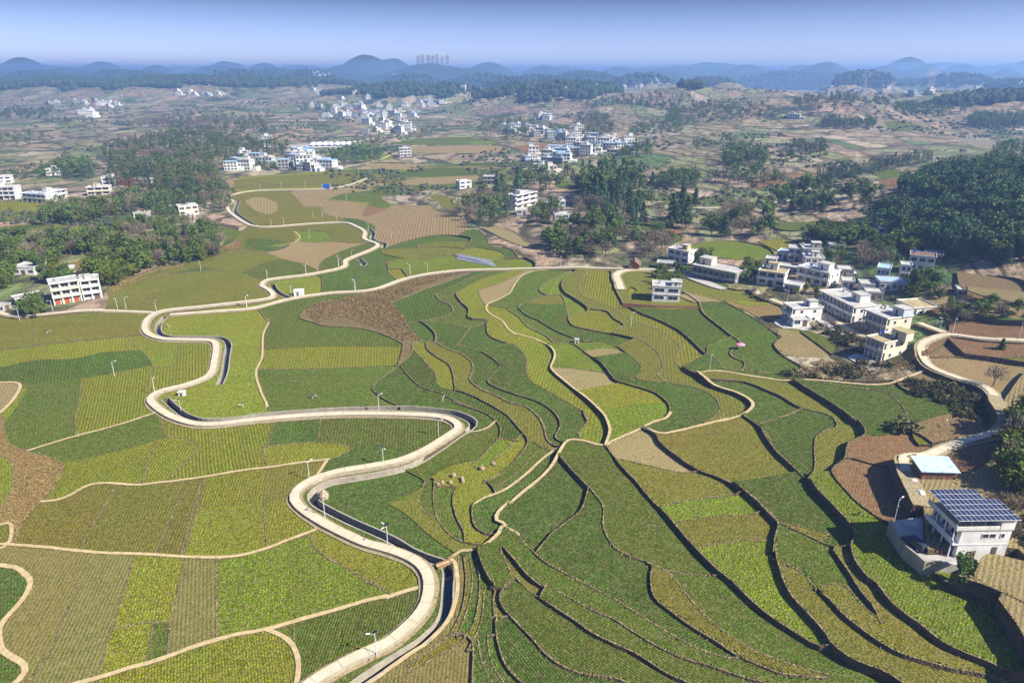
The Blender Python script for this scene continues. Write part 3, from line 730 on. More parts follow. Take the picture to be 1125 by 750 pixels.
# ------------------------------------------------------------------ what grows on each field
PAL = {  # leaf, second leaf colour, soil, row strength, plant density
 'G': ((.030, .190, .010), (.080, .240, .008), (.050, .080, .010), .45, 1.0),
 'g': ((.105, .260, .005), (.045, .205, .007), (.085, .105, .012), .45, .96),
 'Y': ((.330, .400, .002), (.150, .350, .004), (.190, .180, .012), .50, .95),
 'O': ((.220, .250, .004), (.105, .225, .006), (.160, .140, .018), .55, .88),
 'L': ((.150, .340, .003), (.215, .335, .004), (.110, .140, .008), .25, 1.05),
 'H': ((.150, .190, .015), (.110, .175, .015), (.210, .180, .055), .80, .75),
 'T': ((.270, .215, .070), (.160, .165, .035), (.300, .225, .110), .65, .70),
 'B': ((.185, .095, .045), (.130, .100, .040), (.230, .115, .058), .60, .70),
 'D': ((.330, .215, .060), (.230, .180, .045), (.250, .160, .060), .10, .90),
 'K': ((.170, .125, .045), (.260, .190, .060), (.160, .110, .060), .05, .90),
 'R': ((.150, .120, .035), (.075, .095, .022), (.230, .145, .080), .15, .80),
 'C': ((.440, .430, .400), (.380, .370, .340), (.360, .340, .300), .0, .5),
 'F': ((.500, .520, .520), (.400, .400, .380), (.300, .240, .180), .90, 1.0),
}
SEEDS = '''
40,522:D 93,361:O0 19,369:T80:.9 80,386:Y75 21,409:G75:.6 120,398:G75 40,435:g80:.3 128,430:Y80:.9 192,411:Y86:.9 165,388:Y75 173,387:Y80 240,355:Y5:.2 8,435:T70 227,313:O15 149,322:g0 190,330:O0
360,371:g70:.6 360,393:Y80:.7 360,430:g0:.2 400,345:K 429,430:G15 461,409:G60:.9 485,395:O70 509,409:O70 531,398:G60 563,405:G60 467,339:G72:.8 493,369:T60 467,363:G30 528,371:G60 555,365:Y60 549,318:T50:.2
520,326:g60 493,323:g60 509,342:g60 445,382:L 581,318:g60:.3 587,342:G60 613,315:L60:.2 627,315:O70 659,315:Y82:.9 632,337:Y30 659,353:Y20:.8 600,352:O30 672,342:T20 700,347:T40:.6 709,382:O60 747,382:T45:.8 747,350:G10:.6
816,355:G8:.5 792,388:g10 773,403:Y10 704,390:O60 733,392:O45 680,398:G20 659,379:L 659,387:T 627,393:L20 632,415:T10:.3 659,433:Y10 693,449:L10 747,435:T40:.9 800,435:T20 592,390:O60 568,403:G60 600,441:g60
827,430:G10 850,462:g40:.5 897,441:O30 945,441:G15:.7 1017,441:G10:.6 892,459:G40:.8 870,424:G10
93,482:g15 133,505:Y57:.9 187,498:Y60:.9 253,493:G80:.5 61,525:g50 67,570:O60:.7 133,570:O62:.7 197,557:O68:.8 253,530:Y72:.8 253,578:Y72:.4 296,530:O80 40,522:D 5,530:Y 270,470:G80
40,660:H60:.8 100,670:H65:.9 150,650:Y75 212,670:H88:.9 140,720:Y70 172,712:g75 8,654:G 8,740:G 160,750:Y86:.8 30,740:H40:.9 285,650:L85:.25 405,626:Y-20:.6 375,696:g72:1 275,725:Y85:.9 313,694:g80
333,477:G85 427,471:g85:.8 333,498:Y60 408,503:G70 315,517:O80 315,567:Y80:.6 507,498:g40:.7 408,543:G20 408,570:G20 467,567:O0 539,495:L50:.2 560,471:D50 550,515:Y40:.3 467,551:g70 491,562:g75 512,570:G75 531,570:G75 536,458:g
573,565:G30 627,517:g-8:.8 587,543:G20 640,583:G15:.8 707,490:T0:.05 720,530:O20:.5 773,498:O25:.5 779,557:L15:.3 792,583:O20:.7 813,618:L20:.2 840,538:G20:.6 860,490:G42:.9 916,482:T30 921,551:L60:.4 878,594:g8:.8 892,623:O5:.9
972,610:g82:.8 953,541:B80:.5 985,495:B10:.5 1065,495:B0 1075,520:B 745,650:O-52:.9 695,680:g-25:.8 800,670:g-12:.9 940,675:O-45:.5 1020,670:g84:.9 1100,636:T80:.9 960,720:O-35:.8 1040,622:L0
505,655:H85:.9 480,730:H40:.9 550,636:G68:1 610,680:g-32:1 570,716:G-52:1 640,700:g-25:1 740,720:g-20:.9 620,640:G-60:1
283,225:T85:.9 315,220:O 326,235:Y10 332,220:T60:.9 345,259:L 379,257:O60:.9 311,259:G10 349,274:T20:.6 379,278:g30 326,291:g20 262,287:O20 240,312:O10 275,303:L10:.2 326,314:Y30 390,308:G30:.3 422,287:Y20 433,247:T70:1 454,231:T10
392,231:O60 418,231:B70 369,218:g10 433,216:G10 460,216:L 481,263:G10 477,278:O60 492,287:L10 481,295:G10 567,289:G10 530,277:Y10 545,257:T20 300,200:O10 470,195:g0 350,202:O0
705,310:O10:.2 717,320:B0 890,375:T50:.8 915,385:g50 845,340:D0 1105,360:B10 1060,395:T10 1040,400:B60 900,400:R 1070,440:R 1060,470:R 1035,610:R 1010,345:R 1100,420:B0 1100,300:R
'''
SEED = []
for tok in SEEDS.split():
    a, st = tok.split(':', 1)
    u, v = map(float, a.split(','))
    st = st.split(':')
    k = st[0][0]; ang = float(st[0][1:]) if len(st[0]) > 1 else None
    rs = float(st[1]) if len(st) > 1 else PAL[k][3]
    SEED.append((u, v, k, ang, rs))
style = {}
for u, v, k, ang, rs in SEED:
    x, y, z = px(u, v)
    i = locate(x, y)
    if i >= 0 and i not in style and not par_canal[i] and (par_area[i] < 9000 or k == 'R'): style[i] = (k, ang, rs, u, v)
for k, c in PLOT_SEEDS:
    i = locate(*c)
    if i >= 0 and i not in style and not par_canal[i] and par_area[i] < 9000: style[i] = (k, None, PAL[k][3], 0, 0)
print('seeded', len(style))
def proj(x, y, z):
    d = Vector((x, y, z)) - CAM
    q = d.dot(FWD)
    return 562.5 + 750 * d.x / q, 375 - 750 * d.dot(UP) / q
rnd = random.Random(11)
par_z, par_flat = [], []
VERT_PAR = {}
for i, mem in enumerate(parcels):
    c = par_cent[i]
    zc = float(h0([c])[0])
    big = par_area[i] > 9000 or c[1] > 420
    vi = sorted({a for f in mem for a in rf[f]})
    hv = HV[vi]
    zc = float(np.average(HV[vi])) * .5 + zc * .5
    par_z.append(zc)
    par_flat.append(1.0 if big else (.55 if hv.max() - hv.min() > 3.5 else .36))
FIELD_Z = {}
def pz(i, a):
    """height of CDT vertex a as seen from parcel i"""
    if par_canal[i]: return HV[a] - 2.1
    return par_z[i] + (HV[a] - par_z[i]) * par_flat[i]
NAMES = {'G': 'dark green leafy crop', 'g': 'mid green crop', 'Y': 'yellow green crop', 'O': 'olive crop', 'L': 'bright lime green crop', 'H': 'pale harvested rows', 'T': 'tan stubble', 'B': 'bare brown soil',
         'F': 'white film covered beds', 'C': 'pale concrete yard', 'D': 'dry orange grass', 'K': 'dry brown brushwood', 'R': 'rough brown grass and weeds'}
all_v, all_f = [], []
def row_dir(i, ang, u, v):
    if ang is None:
        a, b_ = FC[parcels[i]].mean(0), np.cov((FC[parcels[i]]).T) if len(parcels[i]) > 2 else np.eye(2)
        wv, ve = np.linalg.eigh(b_)
        d = ve[:, 1]
    else:
        x0_, y0_ = at_z(u, v, par_z[i]); x1_, y1_ = at_z(u + 6 * math.cos(R(ang)), v - 6 * math.sin(R(ang)), par_z[i])
        d = np.array([x1_ - x0_, y1_ - y0_]); d /= np.linalg.norm(d)
    return d
for i, mem in enumerate(parcels):
    vi = sorted({a for f in mem for a in rf[f]})
    idx = {a: k for k, a in enumerate(vi)}
    V3 = [(rv[a].x, rv[a].y, pz(i, a)) for a in vi]
    base = len(all_v)
    all_v += V3
    F = []
    for f in mem:
        t = [idx[a] for a in rf[f]]
        p, q, r = (V3[k] for k in t)
        if (q[0] - p[0]) * (r[1] - p[1]) - (q[1] - p[1]) * (r[0] - p[0]) < 0: t.reverse()
        F.append(t); all_f.append([base + k for k in t])
    me = bpy.data.meshes.new('field')
    # bank face down to the lower neighbour
    SV, SF = list(V3), list(F)
    nf = len(F)
    for f in mem:
        for k in range(3):
            a, b_ = rf[f][k], rf[f][(k + 1) % 3]
            e = (min(a, b_), max(a, b_)); nb = [g for g in edge_f[e] if g != f]
            j = par_of[nb[0]] if nb and keep[nb[0]] else -1
            if j == i: continue
            za, zb = pz(i, a), pz(i, b_)
            ja, jb = (pz(j, a), pz(j, b_)) if j >= 0 else (za - 4, zb - 4)
            if za + zb > ja + jb + .04:
                n0 = len(SV)
                SV += [(rv[a].x, rv[a].y, min(ja, za) - .05), (rv[b_].x, rv[b_].y, min(jb, zb) - .05)]
                q4 = [idx[a], n0, n0 + 1, idx[b_]]
                SF.append(q4)
    me.from_pydata(SV, [], SF)
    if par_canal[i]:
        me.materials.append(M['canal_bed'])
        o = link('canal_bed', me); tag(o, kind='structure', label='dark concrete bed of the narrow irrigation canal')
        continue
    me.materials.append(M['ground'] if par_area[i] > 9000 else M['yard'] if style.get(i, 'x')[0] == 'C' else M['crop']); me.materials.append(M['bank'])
    me.polygons.foreach_set('material_index', [0] * nf + [1] * (len(SF) - nf))
    u0, v0 = proj(par_cent[i][0], par_cent[i][1], par_z[i])
    if i in style: k, ang, rs, su, sv = style[i]
    else:
        if par_area[i] > 9000: k = 'R'
        elif v0 > 480 and u0 > 500: k = rnd.choice('GggOg')
        elif v0 > 300 and u0 < 500: k = rnd.choice('YYg')
        elif v0 > 300: k = rnd.choice('OTgYg') if u0 < 850 else rnd.choice('GRRB')
        else: k = rnd.choice('gOYgTOG')
        if par_area[i] < 40: k = 'O'
        ang, rs, su, sv = None, PAL[k][3], u0, v0
    leaf, leaf2, soil, _, dens = PAL[k]
    j = lambda c, s=.10: tuple(x * (1 + rnd.uniform(-s, s)) for x in c) + (1,)
    sc_ = 1 + rnd.uniform(-.1, .1)
    LC, L2, SO = j(tuple(x * sc_ for x in leaf)), j(tuple(x * sc_ for x in leaf2)), j(soil, .06)
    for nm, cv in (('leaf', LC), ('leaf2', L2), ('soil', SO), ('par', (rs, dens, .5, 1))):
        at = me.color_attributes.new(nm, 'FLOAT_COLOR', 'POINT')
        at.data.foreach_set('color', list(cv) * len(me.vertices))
    d = row_dir(i, ang, su, sv)
    nrm = np.array([-d[1], d[0]])
    sp = 0.50 + max(0, (par_cent[i][1] - 90)) * .0040
    if k == 'F': sp = 5
    if k in 'H': sp *= 1.3
    uv = me.uv_layers.new(name='rows')
    co = np.array([v[:2] for v in SV])
    rc = co @ nrm / sp; al = co @ d
    li = np.empty(len(me.loops), int); me.loops.foreach_get('vertex_index', li)
    uv.data.foreach_set('uv', np.stack([rc[li], al[li]], 1).ravel())
    o = link('courtyard' if k == 'C' else 'field', me)
    tag(o, kind='structure', label='pale concrete yard between the village houses' if k == 'C' else 'field of ' + NAMES[k] + (' in straight rows' if rs > .5 else ' between paths and banks'))
BV = BVHTree.FromPolygons([Vector(v) for v in all_v], all_f)
# ------------------------------------------------------------------ the ground sheet out to the horizon
NA = 330
az = np.linspace(R(-62), R(62), NA)
dist = [28.0]
while dist[-1] < 15500: dist.append(dist[-1] * 1.0125)
dist = np.array(dist)
D2, A2 = np.meshgrid(dist, az, indexing='ij')
GX, GY = (D2 * np.tan(A2) * np.clip(np.cos(A2), .5, 1)).ravel(), (D2).ravel()
GP = np.stack([GX, GY], 1)
GZ = h0(GP)
cxy = out_xy.mean(0)
inn = inside(GP, out_xy)
deep = (inside(cxy + (GP - cxy) * 1.035, out_xy) | (GY < 300)) & inn
GZ = np.where(deep, GZ - 4.0, np.where(inn, GZ - .5, GZ - .02))
nz = np.array([noise.noise(Vector((x * .0045, y * .0045, 3.1))) for x, y in GP])
nz2 = np.array([noise.noise(Vector((x * .016, y * .016, 9.1))) for x, y in GP])
nz3 = np.array([noise.noise(Vector((x * .0016, y * .0016, 7.7))) + .5 * noise.noise(Vector((x * .0042, y * .004, 2.7))) for x, y in GP])
lift = np.clip((GY - 650) / 500, 0, 1)
amp = np.clip(GZ, 0, 60)
GZ = GZ + np.where(inn, 0, lift * (nz * (3 + amp * .22) + nz2 * (1 + amp * .06)) + np.clip((GY - 3000) / 1500, 0, 1) * nz3 * 34)
hillness = np.zeros(len(GP))
for (hx, hy, hzz, rx, ry, rg) in HILLS:
    e = ((GP[:, 0] - hx) / rx) ** 2 + ((GP[:, 1] - hy) / ry) ** 2
    hillness = np.maximum(hillness, np.exp(-e * 1.0) * rg)
FOREST = []     # wooded ground: polygons in photo pixels
forest = np.clip((hillness - .52) * 3.6 + nz * 1.1 + nz2 * .9, 0, 1) * np.clip((GY - 850) / 300, 0, 1)
forest = np.maximum(forest, np.clip(hillness * 3.2 + nz * .8 - .1, 0, 1) * np.clip((GY - 2600) / 900, 0, 1))
quads = []
n = NA
for i in range(len(dist) - 1):
    for j in range(n - 1):
        a = i * n + j
        quads.append((a, a + 1, a + n + 1, a + n))
gm = bpy.data.meshes.new('ground')
gm.from_pydata(np.stack([GX, GY, GZ], 1).tolist(), [], quads)
gm.polygons.foreach_set('use_smooth', [True] * len(quads))
at = gm.color_attributes.new('wood', 'FLOAT_COLOR', 'POINT')
at.data.foreach_set('color', np.stack([forest, hillness, nz, np.ones(len(forest))], 1).ravel())
gm.materials.append(M['ground'])
tag(link('ground', gm), kind='structure', label='brown and green rural land running out to the horizon')
GBV = BVHTree.FromPolygons([Vector(v) for v in np.stack([GX, GY, GZ], 1).tolist()], quads)
def gz(x, y):
    """height of the visible surface at world x, y"""
    h = BV.ray_cast(Vector((x, y, 400)), Vector((0, 0, -1)))
    g = GBV.ray_cast(Vector((x, y, 400)), Vector((0, 0, -1)))
    a = h[0].z if h[0] is not None else -99
    c_ = g[0].z if g[0] is not None else -99
    return max(a, c_)
def hit(u, v):
    """the point of the land seen at photo pixel (u, v)"""
    d = ray(u, v).normalized()
    h = BV.ray_cast(CAM, d); g = GBV.ray_cast(CAM, d)
    if h[0] is None and g[0] is None:
        x, y, z = on_terrain(u, v); return Vector((x, y, z))
    if h[0] is None: return g[0]
    if g[0] is None: return h[0]
    return h[0] if h[3] < g[3] + 3 else g[0]
# ------------------------------------------------------------------ ribbons: roads, paths, walls, canal sides
def smooth1(a, n):
    for _ in range(n):
        p = np.pad(a, 1, mode='edge'); a = (p[:-2] + 2 * p[1:-1] + p[2:]) / 4
    return a
_jit = [0]
def ribbon(name, Q, width, top, depth, mats, zt=None, wob=0.0, follow='max', sm=2, shape=0.0, low=.3):
    """a solid strip along Q. top: height above the higher side; the side faces reach below the lower side"""
    n = len(Q)
    w2 = np.full(n, width / 2)
    if wob:
        w2 = w2 * (1 + wob * np.array([noise.noise(Vector((q[0] * .35, q[1] * .35, 1.7))) for q in Q]))
    T = np.gradient(Q, axis=0); T /= np.linalg.norm(T, axis=1)[:, None] + 1e-9
    N = np.stack([-T[:, 1], T[:, 0]], 1)
    L, Rr = Q + N * w2[:, None], Q - N * w2[:, None]
    zl = np.array([gz(*(q + m_ * (width / 2 + .3))) for q, m_ in zip(Q, N)])
    zr = np.array([gz(*(q - m_ * (width / 2 + .3))) for q, m_ in zip(Q, N)])
    zc = np.array([gz(*q) for q in Q])
    hi = np.maximum(np.maximum(zl, zr), zc)
    if follow == 'mean':
        hi = (zl + zr) / 2
    hi = smooth1(hi, sm)
    _jit[0] = (_jit[0] + 7) % 11
    t = hi + top + _jit[0] * .0035
    if zt is not None: t = zt
    if wob: t = t + np.array([noise.noise(Vector((q[0] * .5, q[1] * .5, 5.7))) * .09 for q in Q])
    lo = np.minimum(np.minimum(zl, zr), zc) - low
    lo = np.minimum(lo, t - depth)
    V, F, MI = [], [], []
    for i in range(n):
        s_ = shape
        V += [(L[i][0] + N[i][0] * s_, L[i][1] + N[i][1] * s_, lo[i]), (L[i][0], L[i][1], t[i]), (Rr[i][0], Rr[i][1], t[i]), (Rr[i][0] - N[i][0] * s_, Rr[i][1] - N[i][1] * s_, lo[i])]
    for i in range(n - 1):
        a = 4 * i
        F += [(a, a + 4, a + 5, a + 1), (a + 1, a + 5, a + 6, a + 2), (a + 2, a + 6, a + 7, a + 3)]
        MI += [1, 0, 1]
    F += [(0, 1, 2, 3), (4 * n - 1, 4 * n - 2, 4 * n - 3, 4 * n - 4)]; MI += [1, 1]
    me = bpy.data.meshes.new(name); me.from_pydata(V, [], F)
    for m_ in mats: me.materials.append(m_)
    me.polygons.foreach_set('material_index', [min(x, len(mats) - 1) for x in MI])
    if name == 'road':
        S_ = np.r_[0, np.cumsum(np.linalg.norm(np.diff(Q, axis=0), axis=1))]
        uv = me.uv_layers.new(name='rows'); li = np.empty(len(me.loops), int); me.loops.foreach_get('vertex_index', li)
        uv.data.foreach_set('uv', np.stack([np.array([-1, -1, 1, 1])[li % 4], S_[li // 4]], 1).ravel())
    me.update()
    return link(name, me), t
ROADZ = {}
for k, (w_, l_, Q) in road_q.items():
    far = k in ('hill', 'rooftop_track')
    Q = smooth(list(Q), 2.0 if not far else 6.0)
    if not far:
        o, _ = ribbon('road_verge', Q, w_ + 1.6, .12, .6, [M['shoulder'], M['bank']], wob=.12, sm=4, shape=.25)
        tag(o, kind='structure', label='grassy earth verge under the pale concrete lane')
    if k == 'valley': near_mask = None
    o, t = ribbon('road', Q, w_, l_ if not far else .25, .5, [M['concrete_road'], M['canal_concrete']], sm=12)
    ROADZ[k] = (Q, t)
    tag(o, kind='structure', label={'valley': 'pale concrete lane winding down the valley beside the canal', 'village': 'pale concrete lane crossing the fields to the village', 'farm': 'pale lane leading to the farmhouse at the wood',
        'dirt': 'pale dirt lane beside the brick yard wall', 'east': 'concrete lane down to the solar roof house', 'east_spur': 'short concrete lane into the village', 'yard_lane': 'concrete lane between the village houses',
        'hill': 'pale lane across the brown slope', 'rooftop_track': 'pale track to the lone white house'}[k])
for w_, Q in path_q:
    o, _ = ribbon('footpath', Q, w_ * .82, .14, .25, [M['dirt_path'], M['bank']], wob=.18, shape=.1)
    tag(o, kind='structure', label='pale trodden footpath along the field edges')
for Q in wall_q:
    far = Q[:, 1].mean() > 230
    o, _ = ribbon('terrace_bank', Q, .30 if not far else .55, .07, .5, [M['bank']], wob=.7, shape=.16, sm=1)
    tag(o, kind='structure', label='earth and stone bank between two terraces')
for Q in furr_q:
    o, _ = ribbon('field_ridge', Q, .26, .09, .3, [M['bank']], wob=.3, shape=.12, sm=1)
    tag(o, kind='structure', label='low earth ridge between two fields')
for w_, Q in canal_q:
    for s in (1, -1):
        E = offset(Q, s * (w_ / 2 + .16))
        zz = smooth1(np.array([max(gz(*(q)), gz(*(q + 0 * q))) for q in offset(Q, s * (w_ / 2 + .75))]), 3) + .14
        o, _ = ribbon('canal_wall', E, .34, .1, 2.6, [M['canal_concrete']], zt=zz)
        tag(o, kind='structure', label='grey concrete side wall of the irrigation canal')
    zz = smooth1(np.array([hz(*q) for q in Q]), 4) - 1.55
    n = len(Q); L, Rr = offset(Q, w_ / 2), offset(Q, -w_ / 2)
    V = [(p[0], p[1], z) for p, z in zip(L, zz)] + [(p[0], p[1], z) for p, z in zip(Rr, zz)]
    me = bpy.data.meshes.new('canal_water'); me.from_pydata(V, [], [(i, n + i, n + i + 1, i + 1) for i in range(n - 1)])
    tag(link('canal_water', me, None, [M['water']]), kind='structure', label='dark still water in the narrow canal')

# ragged grass along the banks, ridges and path edges
r5 = random.Random(77); gmb = MB()
def edge_grass(Q, half, step, s0, s1):
    if Q[:, 1].min() > 240: return
    T = np.gradient(Q, axis=0); T /= np.linalg.norm(T, axis=1)[:, None] + 1e-9
    L_ = np.r_[0, np.cumsum(np.linalg.norm(np.diff(Q, axis=0), axis=1))]; s_ = 0.0
    while s_ < L_[-1]:
        s_ += step * r5.uniform(.4, 1.6)
        if noise.noise(Vector((s_ * .15, Q[0][0], 0))) < -.22: continue
        x_, y_ = float(np.interp(s_, L_, Q[:, 0])), float(np.interp(s_, L_, Q[:, 1])); tx, ty = float(np.interp(s_, L_, T[:, 0])), float(np.interp(s_, L_, T[:, 1]))
        if y_ > 240 or abs(x_) > y_ * .9 + 20: continue
        o_ = r5.choice((-1, 1)) * (half + r5.uniform(-.12, .32)); x_ -= ty * o_; y_ += tx * o_
        z_ = gz(x_, y_); q = r5.uniform(s0, s1)
        n_ = Vector((r5.gauss(0, 1), r5.gauss(0, 1), r5.gauss(0, .6))).normalized(); a = n_.orthogonal().normalized(); b_7 = n_.cross(a)
        c_7 = Vector((x_, y_, z_ + q * .35)); gmb.quad([c_7 - a * q, c_7 - b_7 * q * .7, c_7 + a * q, c_7 + b_7 * q * .8])
for Q in wall_q: edge_grass(Q, .2, .34, .10, .30)
for Q in furr_q: edge_grass(Q, .12, .45, .10, .26)
for w_, Q in path_q: edge_grass(Q, w_ * .42, .45, .08, .24)
for k, (Q, t) in ROADZ.items(): edge_grass(Q, ROADS[k][0] / 2 + .35, .22, .12, .34)
b = NB('dry_grass'); P = b.pos()
b.col(b.ramp(b.noise(.7, 5, P, .7), [(.3, (.10, .13, .025)), (.45, (.17, .16, .045)), (.6, (.26, .21, .09)), (.75, (.10, .085, .035))]))
tag(gmb.build('bank_grass', b.m), kind='stuff', label='ragged dry and green grass along the banks and path edges')
print('grass', len(gmb.f))
# ------------------------------------------------------------------ the hazy air
b = NB('haze_air')
b.t.nodes.remove(b.b)
pvn = b.n('VolumePrincipled')
pvn.inputs['Color'].default_value = (.31, .53, 1.0, 1)
pvn.inputs['Density'].default_value = 2.7e-4
pvn.inputs['Anisotropy'].default_value = .25
b.t.links.new(pvn.outputs[0], b.t.nodes['Material Output'].inputs['Volume'])
hzb = MB().box(-31000, 31000, -300, 15800, -8, 150)
tag(hzb.build('haze', b.m), kind='stuff', label='thin blue haze over the valley and the far hills')
# ------------------------------------------------------------------ building materials
M['white_wall'] = simple('white_render', (.62, .61, .58), (.76, .75, .72), .6, .01)
def stained(name, c1, c2, st):
    b = NB(name); P = b.pos(); m_ = b.n('Mapping'); b.set(m_.inputs[0], P); m_.inputs['Scale'].default_value = (1, 1, .12)
    c = b.ramp(b.noise(.5, 5), [(.3, c1), (.7, c2)]); c = b.mix(b.mr(b.noise(1.3, 5, m_.outputs[0], .65), .5, .75, 0., .55), c, st)
    b.col(c); b.bump(b.noise(4, 3), .01); return b.m
M['white_wall'] = stained('white_render_stained', (.60, .59, .56), (.76, .75, .72), (.36, .34, .30))
M['cream_wall'] = simple('cream_render', (.56, .50, .38), (.66, .60, .48), .6, .01)
M['cream_wall'] = stained('cream_render_stained', (.58, .52, .40), (.68, .62, .50), (.34, .29, .21))
M['grey_wall'] = simple('grey_cement', (.24, .24, .235), (.38, .37, .35), .5, .02)
M['tile_wall'] = simple('pale_wall_tiles', (.42, .47, .52), (.54, .57, .60), .8, .005, .4)
M['brick_wall'] = simple('red_brick', (.20, .09, .055), (.28, .13, .08), 1.5, .03)
M['yellow_wall'] = simple('ochre_render', (.50, .36, .13), (.60, .45, .20), 1, .01)
M['roof_slab'] = simple('concrete_roof', (.30, .29, .27), (.50, .48, .44), .35, .02)
M['roof_dry'] = simple('roof_dry_moss', (.26, .20, .07), (.42, .36, .22), .5, .03)
M['roof_blue'] = simple('roof_painted_blue', (.25, .36, .48), (.34, .45, .56), .5, .01)
M['roof_tile'] = simple('old_clay_tile', (.12, .08, .06), (.24, .15, .10), 2.5, .08)
M['frame'] = simple('white_frame', (.55, .57, .6), (.65, .66, .68), 2, 0, .5)
M['door'] = simple('dark_door', (.10, .07, .06), (.16, .11, .08), 2, .005, .6)
M['door_blue'] = simple('blue_roller_door', (.05, .14, .34), (.07, .18, .40), 2, .01, .5)
M['door_red'] = simple('red_door', (.34, .06, .03), (.42, .10, .05), 2, .01, .6)
b = NB('window_glass'); b.col((.02, .03, .045)); b.b.inputs['Roughness'].default_value = .12; b.b.inputs['Specular IOR Level'].default_value = .5; M['glass'] = b.m
M['metal_grey'] = simple('galvanised_metal', (.35, .36, .38), (.5, .51, .52), 3, 0, .45, .4)
M['white_paint'] = simple('white_painted_metal', (.62, .63, .64), (.72, .72, .72), 3, 0, .5)
M['plastic_blue'] = simple('blue_sheet', (.02, .08, .45), (.03, .12, .55), 1, 0, .5)
def frame_of(A, B_, zoff=0.0, z=None):
    pa, pb = hit(*A), hit(*B_)
    if z is None: z = (pa.z + pb.z) / 2 + zoff
    x0_, y0_ = at_z(A[0], A[1], z); x1_, y1_ = at_z(B_[0], B_[1], z)
    d = Vector((x1_ - x0_, y1_ - y0_, 0)); L_ = d.length; d.normalize()
    return Vector((x0_, y0_, z)), d, L_
def window(root, x, z, w_, h_, y, side='front', L_=0, dep=0):
    """a framed window with a dark pane; side: front (y = const), right or left (x = const)"""
    f, g = MB(), MB()
    def bx(mb, a0, a1, z0, z1, o):
        if side == 'front': mb.box(a0, a1, y - o, y + .05, z0, z1)
        elif side == 'right': mb.box(L_ - .05, L_ + o, a0, a1, z0, z1)
        else: mb.box(-o, .05, a0, a1, z0, z1)
    t = .09
    bx(f, x, x + w_, z, z + t, .07); bx(f, x, x + w_, z + h_ - t, z + h_, .07)
    bx(f, x, x + t, z + t, z + h_ - t, .07); bx(f, x + w_ - t, x + w_, z + t, z + h_ - t, .07)
    if w_ > 1.3: bx(f, x + w_ / 2 - .035, x + w_ / 2 + .035, z + t, z + h_ - t, .065)
    o = f.build('window', M['frame'], root)
    bx(g, x + t, x + w_ - t, z + t, z + h_ - t, .03)
    g.build('pane', M['glass'], o)
